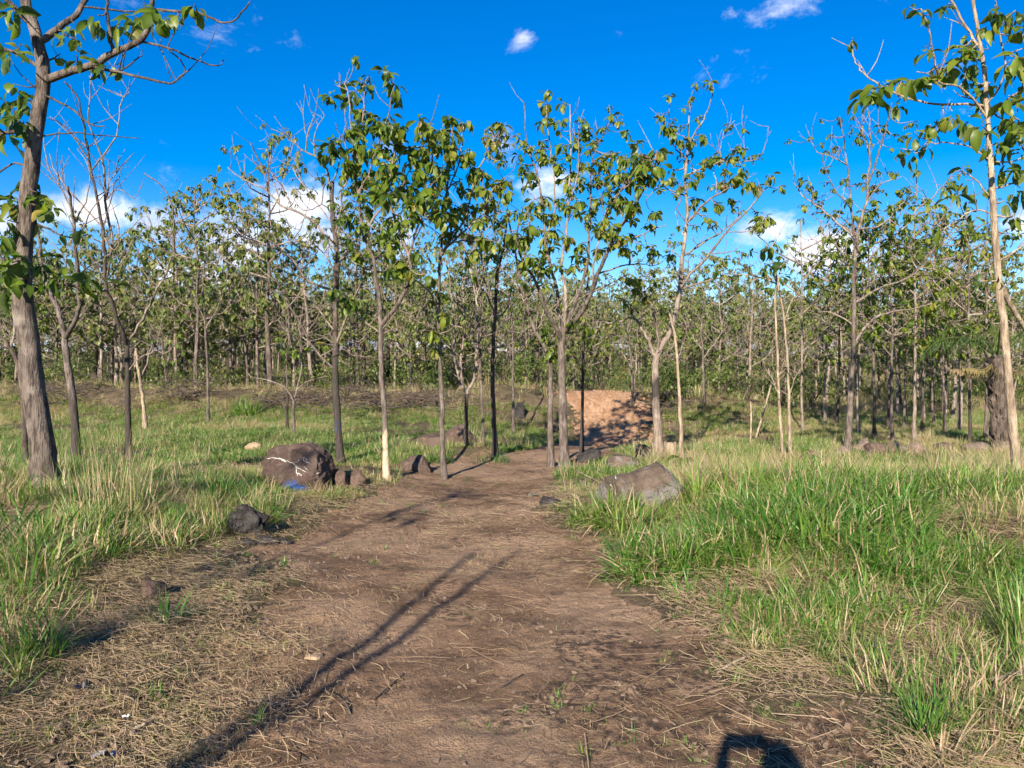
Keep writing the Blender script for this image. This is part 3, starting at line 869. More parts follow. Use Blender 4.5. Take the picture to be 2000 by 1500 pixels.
C12 = z4([(415, 175), (170, 250, .6), (110, 360, .6), (300, 265, .6), (260, 320, .7), (335, 385, .7), (530, 420, .7), (160, 430, 1.2), (200, 480, 1.1), (190, 440), (250, 430, .7), (290, 520), (365, 485), (605, 450, .5), (590, 560), (530, 610), (400, 620, 1.1), (380, 640),
          (460, 630, .7), (650, 610, .7), (700, 600, .6), (600, 670), (570, 710), (480, 760), (560, 740), (640, 760), (690, 780), (760, 720), (190, 740), (190, 690, .7), (300, 750), (330, 1015, .7), (210, 830, .6), (420, 780, .7), (380, 900, .7), (540, 860),
          (470, 900, .8), (550, 910, .8), (400, 980, .8), (430, 990, .6), (720, 970, 1.2), (690, 980), (750, 960, 1.2), (80, 940), (200, 1190, .6), (240, 1020, .5), (160, 1100, .6), (600, 930, .5), (500, 680, .7), (340, 700, .5)])
traced_tree('teak_tree', 'tall airy tree with a dark-banded pale trunk right of the ramp', 13.4, [
    ([(1287, 892), (1284, 830), (1280, 760), (1280, 710), (1290, 680), (1305, 655), (1316, 625)] + z4([(235, 1400), (245, 1250), (265, 1080), (275, 950), (265, 760), (275, 600), (285, 480), (290, 340), (300, 270)]), 28, 3),
    ([(1281, 705), (1268, 670), (1255, 645), (1235, 620), (1200, 632), (1180, 628)], 11, 3), ([(1282, 700), (1285, 660), (1278, 620), (1265, 580), (1240, 560)], 9, 3),
    (z4([(245, 1390), (300, 1300), (400, 1200), (480, 1090), (560, 1000), (660, 900), (740, 800), (755, 740)]), 8, 2.2), (z4([(258, 1210), (360, 1130), (480, 1050), (570, 980), (590, 880)]), 6, 2),
    (z4([(280, 990), (370, 900), (470, 830), (560, 790), (620, 750)]), 6, 2), (z4([(272, 720), (390, 680), (480, 640), (530, 600)]), 5, 2), (z4([(480, 640), (600, 650), (700, 620), (740, 530), (755, 440)]), 4, 1.6),
    (z4([(275, 600), (310, 500), (370, 400), (420, 280), (428, 180)]), 5, 2), (z4([(265, 640), (200, 560), (150, 460)]), 5, 2), (z4([(250, 620), (180, 440), (170, 270)]), 3, 1.6),
    (z4([(260, 830), (190, 820), (110, 790), (40, 870)]), 5, 2), (z4([(272, 990), (220, 930), (240, 850), (180, 830)]), 4, 2), (z4([(265, 1080), (220, 1010), (210, 930)]), 4, 1.8), (z4([(540, 1080), (660, 1050), (720, 1010)]), 3, 2),
    (z4([(400, 1190), (520, 1180), (600, 1130)]), 3.5, 1.6), (z4([(240, 1340), (190, 1230), (190, 1160)]), 4, 2), (z4([(430, 840), (440, 720), (400, 680)]), 3, 1.6), (z4([(460, 640), (480, 520), (510, 430)]), 3, 1.6), (z4([(600, 640), (605, 460)]), 2.5, 1.5),
    (z4([(245, 1400), (350, 1360), (460, 1330), (560, 1340)]), 6, 3), ([(1240, 620), (1225, 590), (1200, 580)], 4, 2)],
    C12 + [(1240, 600, .8), (1260, 575, .8), (1225, 590, .7), (1205, 625, .6), (1275, 560, .7), (1250, 545, .7), (1290, 600, .6)], B_BAND, leaf=.20, nleaf=11, singles=260, twigs=60, twig_len=.35, tint=(.48, .17), group=G_EDGE, seed=39, fill=40)

traced_tree('dead_sapling', 'thin pale leafless pole of a sapling right of the banded trunk', 12.8, [
    ([(1332, 905), (1330, 840), (1328, 790), (1324, 720), (1318, 660), (1310, 620), (1307, 604)], 13, 6), ([(1322, 700), (1335, 670), (1340, 650)], 3, 1.5)],
    [], B_PALE, twigs=2, twig_len=.2, group=G_EDGE, seed=42, cat='sapling')

traced_tree('teak_sapling', 'pale yellowish sapling, left one of the thin pair before the green bank', 13.6, [
    ([(1531, 905), (1527, 860), (1521, 780), (1519, 700), (1516, 640), (1514, 580), (1516, 530), (1500, 490)], 11, 4), ([(1521, 760), (1505, 735), (1500, 720)], 3, 1.5), ([(1516, 560), (1480, 540), (1420, 535)], 4, 2)],
    z4([(740, 1130), (800, 1110, .7), (640, 1165, .6), (730, 1240), (640, 1240, .6), (460, 1270, .7), (560, 1290, .6), (500, 1300, .5)]), B_PALE, leaf=.27, nleaf=6, twigs=10, tint=(.3, .15), limb_mat=B_PALE, group=G_EDGE, seed=45, cat='sapling')
traced_tree('teak_sapling', 'pale yellowish sapling, right one of the thin pair before the green bank', 13.3, [
    ([(1543, 910), (1542, 850), (1541, 780), (1538, 710), (1535, 660), (1528, 600), (1520, 560), (1525, 520)], 11, 4), ([(1541, 760), (1555, 735), (1565, 725)], 3, 1.5), ([(1530, 620), (1545, 590), (1560, 570), (1595, 500)], 3, 1.5),
     ([(1541, 780), (1520, 760), (1490, 730)], 3, 1.5)],
    z4([(790, 1230), (870, 1140, .5), (840, 1300, .5), (800, 1270, .6), (890, 1080, .4)]), B_PALE, leaf=.26, nleaf=5, twigs=12, tint=(.3, .15), limb_mat=B_PALE, group=G_EDGE, seed=48, cat='sapling')

C15 = z5([(340, 680, .6), (380, 790), (330, 770, .6), (240, 860, .7), (190, 880, .6), (590, 660, .6), (660, 720, .7), (700, 710, .7), (520, 740), (620, 790), (40, 1045), (90, 1060), (180, 980), (120, 1110), (230, 1100, .7), (60, 1190), (150, 1180), (130, 1240, .7), (300, 1050), (320, 1160),
          (240, 1330), (270, 1390), (200, 1380), (240, 1460), (400, 1430), (480, 1360), (450, 1400), (560, 1330), (620, 1110), (660, 1100), (640, 1170), (580, 1200), (700, 1130), (660, 1330), (730, 1260), (780, 1160), (470, 1220), (480, 1160), (95, 800, .7), (270, 680, .5), (220, 780, .5),
          (470, 1080), (420, 1230), (360, 1260), (540, 1460), (620, 1450), (320, 1500), (420, 1560), (250, 1560), (520, 1560), (600, 1540), (500, 1000, .7), (450, 830, .6), (570, 860, .5), (560, 1000, .5)])
traced_tree('teak_tree', 'tall grey tree with thin speckled crown left of the dark grove', 14.9, [
    ([(1657, 878), (1659, 820), (1663, 740), (1667, 680), (1667, 620), (1668, 540), (1670, 480), (1664, 420), (1658, 350), (1650, 290), (1641, 230)], 22, 3),
    ([(1668, 490), (1680, 440), (1692, 380), (1697, 320), (1700, 260), (1692, 200)], 9, 3), ([(1694, 350), (1715, 300), (1730, 250), (1742, 200)], 6, 2),
    ([(1668, 670), (1690, 640), (1715, 618), (1745, 608), (1800, 600), (1850, 580)], 8, 3), ([(1672, 578), (1720, 562), (1770, 545), (1800, 520)], 7, 3), ([(1662, 628), (1630, 612), (1600, 610)], 6, 3),
    ([(1666, 460), (1630, 430), (1600, 405), (1570, 385), (1550, 355)], 6, 2), ([(1676, 450), (1720, 440), (1760, 400), (1800, 370)], 6, 2), ([(1655, 330), (1625, 305), (1592, 295), (1585, 270)], 4, 1.8),
    ([(1660, 400), (1630, 370), (1612, 330), (1605, 300)], 4, 1.8), ([(1690, 390), (1720, 360), (1760, 345)], 4, 2), ([(1669, 520), (1640, 490), (1610, 460), (1600, 430)], 5, 2), ([(1670, 500), (1700, 480), (1730, 465)], 5, 2), ([(1698, 300), (1685, 250), (1690, 210)], 4, 2)],
    C15, B_GREY, leaf=.18, nleaf=10, singles=150, twigs=80, twig_len=.5, tint=(.42, .2), group=G_EDGE, seed=51, fill=30)

C16 = z5([(345, 220, .5), (500, 480), (420, 530), (470, 555), (570, 470), (640, 460), (750, 55, .6), (680, 40, .5), (800, 80, .5), (800, 280, .6), (760, 275, .5), (720, 420), (780, 430), (850, 380), (930, 370, 1.1), (960, 270, .8), (1000, 300), (1060, 330), (840, 700), (800, 730, .7), (880, 680, .7),
          (770, 830, .8), (640, 890, .5), (700, 900, .6), (930, 650), (1020, 680), (1100, 730), (1240, 700), (1280, 680), (1200, 830), (1230, 940), (1300, 970), (1150, 110), (1220, 100), (1300, 60), (1270, 350), (1310, 290), (1320, 380), (940, 1050, .5), (890, 1090, .5), (1030, 1140, .5),
          (1240, 1170, .6), (1060, 1240, .7), (1000, 1280, .7), (870, 1340, .6), (830, 1380, .6), (1300, 800), (1320, 700), (1020, 200, .8), (1050, 240), (1290, 160), (910, 20, .6), (1180, 30), (1340, 480), (1260, 560), (1160, 480), (1010, 420), (1100, 560), (1060, 480, .8), (1330, 1100), (1180, 1000, .6), (1300, 1250, .8), (1120, 850, .7), (1400, 300), (1420, 700), (1400, 900), (1400, 100)])
traced_tree('teak_tree', 'sunlit pale slender tree with large leaves at the right edge', 8.7, [
    ([(1992, 995), (1984, 900), (1975, 800), (1964, 680), (1952, 560), (1943, 450), (1938, 370), (1932, 280), (1926, 200), (1921, 130), (1910, 60), (1900, 0), (1890, -60)], 30, 9),
    (z5([(1130, 690), (1040, 570), (950, 500), (850, 480), (820, 330), (790, 180), (750, 50)]), 7, 3), (z5([(1110, 600), (1000, 608), (850, 612), (720, 590), (600, 550), (500, 500), (420, 440), (370, 380), (345, 310), (345, 230)]), 7, 3.5),
    (z5([(1150, 930), (1050, 870), (950, 840), (820, 840), (790, 810)]), 5, 2.5), (z5([(1110, 300), (1020, 170), (930, 10), (880, -60)]), 8, 5), (z5([(1105, 230), (1060, 60), (1040, -40)]), 7, 5), (z5([(1150, 720), (1280, 570), (1350, 520), (1450, 470)]), 8, 5),
    (z5([(1150, 620), (1210, 500), (1240, 380), (1200, 180), (1195, 110)]), 6, 3), (z5([(1190, 1690), (1275, 1790), (1350, 1910), (1450, 2060)]), 15, 11), (z5([(1150, 1150), (1060, 1050), (960, 1000), (900, 1060)]), 5, 2.5),
    (z5([(1180, 1290), (1060, 1230), (920, 1320), (830, 1370)]), 5, 2.5), (z5([(1150, 980), (1270, 950), (1380, 900)]), 5, 3), (z5([(1170, 1120), (1260, 1080), (1350, 1060)]), 6, 4), (z5([(1200, 1500), (1300, 1470), (1400, 1400)]), 6, 4),
    (z5([(1180, 1660), (1080, 1650), (1010, 1680)]), 4, 2)],
    C16 + [(1895, 552, .5), (1915, 528, .5), (1950, 540, .5)], B_PALE, leaf=.27, nleaf=5, singles=290, twigs=26, twig_len=.4, tint=(.46, .17), limb_mat=B_PALE, group=G_EDGE, seed=54, sides=14, fill=14)

# smaller stems standing in the clearing and on the bank
SMALL = [
    ('bleached leaning dead trunk on the left bank foot', 'dead_tree', B_PALE, [([(284, 826), (280, 790), (274, 745), (268, 710), (266, 680)], 13, 7), ([(274, 745), (290, 700), (300, 660)], 5, 2)], [], 19),
    ('slim grey tree before the left bank between fork and blue-painted trunk', 'teak_tree', B_GREY, [([(406, 828), (406, 760), (404, 690), (400, 620), (396, 560), (400, 510)], 9, 5), ([(404, 650), (425, 600), (440, 560)], 4, 2), ([(402, 620), (380, 580), (365, 550)], 4, 2)],
     [(400, 500), (440, 550), (365, 540), (420, 590), (380, 520), (425, 520), (410, 560), (350, 560), (450, 520)], 21),
    ('small forked leafless sapling left of the blue-painted trunk', 'dead_sapling', B_GREY, [([(574, 855), (574, 815), (573, 785)], 10, 8), ([(573, 786), (560, 760), (530, 745), (490, 735), (480, 720)], 5, 2), ([(573, 785), (582, 755), (590, 700), (584, 640)], 5, 2), ([(582, 760), (600, 745), (640, 735)], 3.5, 1.6)], [(590, 690, .5), (570, 680, .5)], 17.5),
    ('thin dark sapling at the foot of the brushwood bank', 'teak_sapling', B_CHAR_LOW, [([(561, 816), (561, 760), (560, 710), (565, 650)], 7, 4)], [(565, 660), (555, 680), (575, 640)], 19),
    ('thin pale tree above the dark rock behind the left leafy trunks', 'teak_tree', B_GREY, [([(1003, 815), (1002, 760), (1002, 700), (1000, 640), (995, 590)], 8, 4), ([(1002, 690), (985, 670), (970, 650)], 3, 1.5)], [(995, 600), (1005, 580), (985, 640), (1010, 620)], 21),
    ('thin forked tree standing on the right lip of the orange ramp', 'teak_tree', B_GREY, [([(1236, 806), (1235, 770), (1233, 720), (1230, 680), (1225, 640)], 9, 5), ([(1233, 715), (1216, 690), (1205, 660)], 4, 2), ([(1236, 770), (1242, 720), (1240, 670)], 5, 2)], [(1225, 640), (1205, 655), (1242, 660), (1215, 620), (1238, 630)], 24.0),
    ('slim tree rising from the shrubs on the right bank', 'teak_tree', B_GREY, [([(1375, 806), (1374, 760), (1373, 700), (1370, 650), (1372, 600)], 9, 5), ([(1373, 700), (1395, 670), (1410, 650)], 4, 2), ([(1373, 680), (1355, 660), (1345, 640)], 3, 1.6)], [(1372, 600), (1405, 650), (1350, 640), (1385, 620), (1360, 590)], 24.0),
]
for i, (lab, nm, bk, lim, cl, dd) in enumerate(SMALL):
    traced_tree(nm, lab, dd, lim, cl, bk, leaf=.24, nleaf=6, singles=0, twigs=14, twig_len=.6, group='slim stems in the clearing and on the bank', seed=70 + i, cat='sapling' if 'sapling' in nm else 'tree', tint=(.4, .15), sides=7, fill=6 if cl else 0)

# the grove in the shade at the right: trunks one can tell apart
GROVE = [(1708, 865, 12, 16.5), (1745, 868, 11, 16.2), (1786, 865, 13, 16.4), (1800, 850, 9, 18.5), (1845, 842, 9, 18.6), (1873, 838, 9, 19), (1893, 875, 11, 15.6), (1925, 855, 12, 16.8), (1676, 845, 11, 18.5), (1735, 835, 9, 20), (1765, 838, 9, 19.5), (1612, 828, 9, 21), (1634, 826, 9, 21.5), (1825, 832, 8, 21), (1568, 840, 9, 20)]
GROVE_LAB = ['dark trunk first right of the tall grey tree in the shady grove', 'straight blackish trunk in the shady grove behind the row of rocks', 'light-patched trunk in the middle of the shady grove', 'thin pale trunk behind the middle of the shady grove',
             'thin trunk in the grove under the palm fronds', 'thin trunk in the grove right of the palm fronds', 'pale trunk nearest the shaggy palm in the grove', 'forked trunk behind the shaggy palm stem', 'dark trunk just behind the tall grey tree',
             'slim trunk deep in the shady grove behind the blackish one', 'slim trunk deep in the grove left of the light-patched one', 'slim trunk between the yellowish saplings and the tall grey tree', 'slim dark trunk left of the tall grey tree at the grass edge', 'slim trunk far back in the grove beside the palm fronds', 'pale trunk right behind the yellowish sapling pair']
for i, ((bx, by, w, dd), lab) in enumerate(zip(GROVE, GROVE_LAB)):
    rr = random.Random(200 + i)
    top = 720 - (5.6 + rr.uniform(-.6, .6) - CAM_Z) / dd * F
    mid = by - (by - top) * .45
    lean = rr.uniform(-12, 12)
    tr = [(bx, by), (bx + lean * .2 + rr.uniform(-3, 3), (by * 2 + mid) / 3), (bx + lean * .5, mid), (bx + lean + rr.uniform(-6, 6), (mid + top) / 2), (bx + lean * 1.3, top + 20)]
    lim = [(tr, w, 3)]
    cl = [(bx + lean, top + 10)]
    for k in range(7):
        s = rr.choice((-1, 1)); y0 = mid + (top - mid) * rr.uniform(-.15, .75)
        L = rr.uniform(45, 110)
        p = [(bx + lean * .6, y0), (bx + lean * .6 + s * L * .5, y0 - L * .3), (bx + lean * .6 + s * L, y0 - L * rr.uniform(.35, .9))]
        lim.append((p, 5, 2))
        for j in range(6):
            t = rr.uniform(.3, 1.05)
            cl.append((p[0][0] + s * L * t + rr.gauss(0, 16), y0 - L * .6 * t + rr.gauss(0, 22), rr.uniform(.7, 1.1)))
    traced_tree('teak_tree', lab, dd, lim, cl, (B_CHAR_LOW, B_GREY, B_TWIG)[i % 3], leaf=.22, nleaf=7, singles=0, twigs=24, twig_len=.6, group='trunks of the shady grove at right', seed=210 + i, tint=(.5, .17), sides=8)

# ------------------------------------------------------------------ trees of the stand behind the bank
def stand_tree(seed, height, bare=False):
    """two meshes, trunk and crown, standing on the origin"""
    rnd = random.Random(seed)
    tg = Geo(); cg = Geo()
    n = 9
    sway = [Vector((0, 0, -.15))]
    x = y = 0.0
    for i in range(1, n):
        x += rnd.gauss(0, .045); y += rnd.gauss(0, .045)
        sway.append(Vector((x, y, height * .92 * i / (n - 1))))
    pts = spline(sway, 16)
    r0 = rnd.uniform(.048, .085)
    V, Q, T = tube(pts, np.linspace(r0, .012, 16) * (1 + .3 * np.exp(-np.arange(16) * .9)), 7, .12, seed)
    tg.add(V, Q, T)
    tips = [pts[-1]]
    nl = rnd.randint(14, 19)
    for k in range(nl):
        t = .28 + .68 * (k + rnd.random()) / nl
        i = min(14, int(t * 15)); p0 = Vector(pts[i])
        a = k * 2.4 + rnd.uniform(-.5, .5)
        L = height * rnd.uniform(.15, .28) * (1.2 - t * .5)
        out = Vector((math.cos(a), math.sin(a), 0))
        p1 = p0 + out * L * .55 + Vector((0, 0, L * rnd.uniform(.15, .45)))
        p2 = p0 + out * L * rnd.uniform(.8, 1.0) + Vector((0, 0, L * rnd.uniform(.6, 1.1)))
        lp = spline([p0, p1, p2], 6)
        V, Q, T = tube(lp, np.linspace(.026, .007, 6), 5, .1)
        cg.add(V, Q, T, 0, 0)
        tips.append(lp[-1])
        for j in range(5):
            q = Vector(lp[rnd.randint(1, 5)])
            dv = Vector((rnd.uniform(-1, 1), rnd.uniform(-1, 1), rnd.uniform(-.1, 1.1))).normalized() * rnd.uniform(.25, .7)
            tp = spline([q, q + dv * .5 + Vector((0, 0, -.03)), q + dv], 4)
            V, Q, T = tube(tp, np.linspace(.010, .004, 4), 4)
            cg.add(V, Q, T, 0, 0)
            tips.append(tp[-1])
    for k in range(60):
        q = Vector(pts[rnd.randint(5, 15)]) + Vector((rnd.gauss(0, .5), rnd.gauss(0, .5), rnd.gauss(0, .3)))
        dv = Vector((rnd.uniform(-1, 1), rnd.uniform(-1, 1), rnd.uniform(-.2, 1.2))).normalized() * rnd.uniform(.3, .8)
        V, Q, T = tube(spline([q, q + dv * .5 + Vector((0, 0, -.04)), q + dv], 4), np.linspace(.009, .003, 4), 3)
        cg.add(V, Q, T, 0, 0)
    for p in tips:
        if bare and rnd.random() < .85: continue
        if rnd.random() < .12: continue
        for _ in range(1 if rnd.random() < .5 else 2):
            q = Vector(p) + Vector((rnd.gauss(0, .1), rnd.gauss(0, .1), rnd.gauss(0, .1))) if _ else Vector(p)
            for (m, _t, v) in rosette(q, rnd.uniform(.15, .24), rnd.randint(6, 9), 2.0, -.1, rnd):
                V, Q, T = LEAFS_LO[v % 4]
                cg.add(xform(V, m), Q, T, min(1, max(0, rnd.gauss(.5, .2))), 1)
    return tg, cg


PROTO = []
BARKS = [B_TWIG, B_GREY, B_CHAR_LOW, B_TWIG, B_TWIG, B_GREY, B_BROWN, B_TWIG, B_TWIG]
for i, hh in enumerate([6.0, 6.7, 5.0, 7.0, 6.2, 4.6, 7.3, 5.6, 6.3]):
    tg, cg = stand_tree(400 + i, hh, bare=(i == 8))
    PROTO.append((tg.mesh('trunk', [BARKS[i]]), cg.mesh('crown', [B_TWIG, M_FOREST])))

rnd = random.Random(5)
spots = []
yy = 25.5
while yy < 52:
    step = 1.95 + (yy - 25) * .034
    half = .70 * yy + 2
    xx = -half + rnd.random() * step
    while xx < half:
        x_, y_ = xx + rnd.uniform(-.8, .8), yy + rnd.uniform(-.8, .8)
        on_track = abs(x_ - np.interp(y_, PATH[:, 0], PATH[:, 1])) < 1.3 and y_ < 32
        lim = float(ridge_y(x_)) + (1.0 if x_ < 3 else 2.6)
        thin = .2 if x_ < -6 and y_ > 36 else .05
        if y_ > lim and not on_track and rnd.random() > thin:
            spots.append((x_, y_))
        xx += step * (1.12 if x_ < 0 else 1.12)
    yy += step * .95
# shady rows reaching forward on the right
for k in range(10):
    spots.append((rnd.uniform(10.5, 17), rnd.uniform(20, 27)))
spots.sort(key=lambda s: s[1])
spots = spots[:292]
STAND = []
for (x_, y_) in spots:
    i = rnd.choice([0, 1, 2, 3, 4, 5, 6, 7, 0, 3, 6, 8])
    o = empty('stand_tree', (x_, y_, Hs(x_, y_)))
    o.rotation_euler = (rnd.gauss(0, .03), rnd.gauss(0, .03), rnd.uniform(0, 6.28))
    s = rnd.uniform(.78, 1.16) * (1.12 if x_ < -6 else 1.0 if x_ < 0 else .88)
    o.scale = (s, s, s)
    STAND.append((o, x_, y_))
    link('trunk', PROTO[i][0], o)
    c = link('crown', PROTO[i][1], o)
    c['kind'] = 'stuff'


# say which one: by the landmark each stands behind, then by its place in that row
MARKS = [(-200, 'left of the thick trunk'), (95, 'behind the thick left trunk'), (205, 'behind the pale forked tree at left'), (330, 'behind the wide-forked charred tree'), (480, 'above the left bank tuft'),
         (610, 'behind the small leafless sapling'), (710, 'behind the blue-painted trunk'), (810, 'behind the stripped tree'), (900, 'behind the upright leafy tree'), (1000, 'behind the charred straight tree'),
         (1110, 'behind the grey pair by the track'), (1210, 'behind the orange ramp'), (1300, 'behind the banded trunk'), (1420, 'behind the shrubs of the right bank'), (1520, 'behind the leaning stick'),
         (1610, 'behind the yellowish saplings'), (1720, 'behind the tall grey tree'), (1830, 'behind the shady grove'), (1930, 'behind the palm fronds'), (9999, 'behind the sunlit right-edge tree')]
groups = {}
for (o, x_, y_) in STAND:
    pxx = 1000 + F * x_ / y_
    m = next(t for a, t in MARKS if pxx < a)
    front = y_ < float(ridge_y(x_)) + 7.5
    groups.setdefault((m, front), []).append((pxx, o))
ORD = ['leftmost', 'second from left', 'third from left', 'fourth from left', 'fifth from left', 'sixth from left', 'seventh from left', 'eighth from left', 'ninth from left'] + [n + ' from left' for n in 'tenth eleventh twelfth thirteenth fourteenth fifteenth sixteenth seventeenth eighteenth nineteenth twentieth'.split()]
for (m, front), lst in groups.items():
    lst.sort(key=lambda a: a[0])
    for k, (pxx, o) in enumerate(lst):
        w = (ORD[k] + ' ') if len(lst) > 1 and k < len(ORD) else ''
        if front:
            tag(o, w + 'front-row stand tree ' + m, 'tree', 'front trees of the stand')
        else:
            tag(o, w + 'deep stand tree ' + m, 'tree', 'deep trees of the stand')



# ------------------------------------------------------------------ instanced ground cover
def unlinked(name):
    return bpy.data.collections.new(name)


def add_source(coll, name, ge, mats):
    o = bpy.data.objects.new(name, ge.mesh(name, mats))
    coll.objects.link(o)


def scatter(name, label, cat, coll, pos, rot, scl, tint, var):
    n = len(pos)
    me = bpy.data.meshes.new(name)
    me.vertices.add(n)
    me.vertices.foreach_set('co', np.asarray(pos, np.float32).ravel())
    for k, typ, a, f in (('rot', 'FLOAT_VECTOR', rot, 'vector'), ('scl', 'FLOAT', scl, 'value'), ('itint', 'FLOAT', tint, 'value'), ('var', 'INT', var, 'value')):
        at = me.attributes.new(k, typ, 'POINT')
        at.data.foreach_set(f, np.asarray(a, np.int32 if typ == 'INT' else np.float32).ravel())
    me.update()
    o = link(name, me)
    tag(o, label, cat, kind='stuff')
    ng = bpy.data.node_groups.new(name, 'GeometryNodeTree')
    ng.interface.new_socket('Geometry', in_out='INPUT', socket_type='NodeSocketGeometry')
    ng.interface.new_socket('Geometry', in_out='OUTPUT', socket_type='NodeSocketGeometry')
    N = ng.nodes; L = ng.links
    gi = N.new('NodeGroupInput'); go = N.new('NodeGroupOutput')
    ci = N.new('GeometryNodeCollectionInfo'); ci.inputs['Collection'].default_value = coll
    ci.inputs['Separate Children'].default_value = True; ci.inputs['Reset Children'].default_value = True
    ip = N.new('GeometryNodeInstanceOnPoints'); ip.inputs['Pick Instance'].default_value = True

    def na(nm, typ):
        a = N.new('GeometryNodeInputNamedAttribute'); a.data_type = typ; a.inputs['Name'].default_value = nm
        return a.outputs['Attribute']
    e = N.new('FunctionNodeEulerToRotation')
    L.new(na('rot', 'FLOAT_VECTOR'), e.inputs[0])
    L.new(gi.outputs[0], ip.inputs['Points']); L.new(ci.outputs[0], ip.inputs['Instance'])
    L.new(na('var', 'INT'), ip.inputs['Instance Index']); L.new(e.outputs[0], ip.inputs['Rotation']); L.new(na('scl', 'FLOAT'), ip.inputs['Scale'])
    L.new(ip.outputs[0], go.inputs[0])
    md = o.modifiers.new('scatter', 'NODES'); md.node_group = ng
    return o


def blade(ge, rnd, base, az, length, width, lean, curl, tint, segs=4, fold=.25):
    """one arching grass blade, folded along its middle"""
    V = []; tn = []
    dx, dy = math.cos(az), math.sin(az)
    sx, sy = -dy, dx
    x, y, z = base
    a = lean
    st = length / segs
    for i in range(segs + 1):
        t = i / segs
        w = width * (1 - t ** 1.7) * (.75 + .5 * min(1, t * 4)) * .5
        if i == segs:
            V.append((x, y, z)); tn.append(tint)
        else:
            V += [(x + sx * w, y + sy * w, z + w * fold), (x - sx * w, y - sy * w, z + w * fold)]; tn += [tint + .10 * (1 - t)] * 2
        x += dx * math.sin(a) * st; y += dy * math.sin(a) * st; z += math.cos(a) * st
        a += curl / segs * rnd.uniform(.6, 1.5)
    Q = [(2 * i, 2 * i + 1, 2 * i + 3, 2 * i + 2) for i in range(segs - 1)]
    T = [(2 * segs - 2, 2 * segs - 1, 2 * segs)]
    ge.add(V, Q, T, np.array(tn), 0)


def tufts(cname, count, nb, length, width, lean, curl, radius, tintf, segs=4, seed=0):
    c = unlinked(cname)
    for i in range(count):
        rnd = random.Random(seed * 100 + i)
        ge = Geo()
        for k in range(nb):
            a = rnd.uniform(0, 6.283); r = radius * math.sqrt(rnd.random())
            blade(ge, rnd, (r * math.cos(a), r * math.sin(a), -.02), a + rnd.gauss(0, .9), rnd.uniform(*length), rnd.uniform(*width), abs(rnd.gauss(*lean)), rnd.uniform(*curl), tintf(rnd), segs)
        add_source(c, '%s_%02d' % (cname, i), ge, [M_GRASS])
    return c


LUSH = tufts('lush', 9, 50, (.14, .52), (.006, .018), (.60, .42), (.2, 2.0), .16, lambda r: r.gauss(.17, .13) if r.random() < .87 else r.uniform(.45, .78), 5, 1)
SPRIG = tufts('sprig', 5, 14, (.05, .12), (.003, .007), (.5, .35), (.2, 1.2), .03, lambda r: r.gauss(.15, .13), 3, 7)
SHORT = tufts('short', 6, 120, (.05, .15), (.004, .010), (.45, .35), (.2, 1.2), .24, lambda r: r.gauss(.15, .13) if r.random() < .75 else r.uniform(.45, .7), 3, 2)
DRY = tufts('dry', 6, 56, (.14, .46), (.0025, .006), (.45, .4), (.1, 1.2), .2, lambda r: r.gauss(.0, .09), 4, 3)
MIXED = tufts('mixed', 6, 56, (.12, .40), (.004, .011), (.4, .32), (.3, 1.4), .17, lambda r: r.gauss(.1, .12) if r.random() < .62 else r.uniform(.42, .72), 4, 4)

STRAW = unlinked('straw')
for i in range(8):
    rr = random.Random(900 + i); ge = Geo()
    main = rr.uniform(0, 6.28)
    for k in range(48):
        a = main + rr.gauss(0, .9)
        L = rr.uniform(.015, .09) if rr.random() < .8 else rr.uniform(.09, .24); w = rr.uniform(.001, .0030)
        x0, y0 = rr.gauss(0, .16), rr.gauss(0, .16)
        z0 = abs(rr.gauss(.006, .010)); bend = rr.gauss(0, .5)
        V = []; zz = z0
        x, y = x0, y0
        for s in range(4):
            V += [(x - math.sin(a) * w / 2, y + math.cos(a) * w / 2, zz), (x + math.sin(a) * w / 2, y - math.cos(a) * w / 2, zz + w * .5)]; zz += rr.uniform(-.004, .009)
            x += math.cos(a) * L / 3; y += math.sin(a) * L / 3; a += bend / 3
        ge.add(V, [(2 * s, 2 * s + 1, 2 * s + 3, 2 * s + 2) for s in range(3)], None, min(1.0, max(.68, rr.gauss(.88, .10))), 0)
    add_source(STRAW, 'straw_%02d' % i, ge, [M_GRASS])

CLOD = unlinked('clod')
M_CLOD = plain('clod_earth', (.135, .092, .064), .95)
for i in range(6):
    rr = random.Random(700 + i)
    bm = bmesh.new(); bmesh.ops.create_icosphere(bm, subdivisions=1, radius=.5)
    for v in bm.verts:
        v.co *= rr.uniform(.65, 1.15); v.co.z *= .6
    me = bpy.data.meshes.new('clod'); bm.to_mesh(me); bm.free(); me.materials.append(M_CLOD)
    CLOD.objects.link(bpy.data.objects.new('clod_%02d' % i, me))


def pts(n, y0, y1, power=1.0, wide=.74):
    """random ground points in the seen wedge, y0..y1 metres ahead (denser near for power>1)"""
    u = rng.random(n)
    y = y0 + (y1 - y0) * u ** power
    x = (rng.random(n) * 2 - 1) * (wide * y + 1.2)
    return x, y


def put(name, label, cat, coll, x, y, smin, smax, tint, nv, tilt=.15, lift=0.0, tsd=.06, size=1.0):
    n = len(x)
    z = H(x, y) + lift
    rot = np.stack([rng.normal(0, tilt, n), rng.normal(0, tilt, n), rng.random(n) * 6.283], -1)
    scl = (smin + (smax - smin) * rng.random(n) ** 1.3) * size
    return scatter(name, label, cat, coll, np.stack([x, y, z], -1), rot, scl, tint + rng.normal(0, tsd, n), rng.integers(0, nv, n))


BOULDERS = []      # filled below: (x, y, r) kept free of grass
def clear(x, y, k=1.0):
    ok = np.ones(len(x), bool)
    for (bx, by, br) in BOULDERS:
        ok &= (x - bx) ** 2 + (y - by) ** 2 > (br * k) ** 2
    return ok


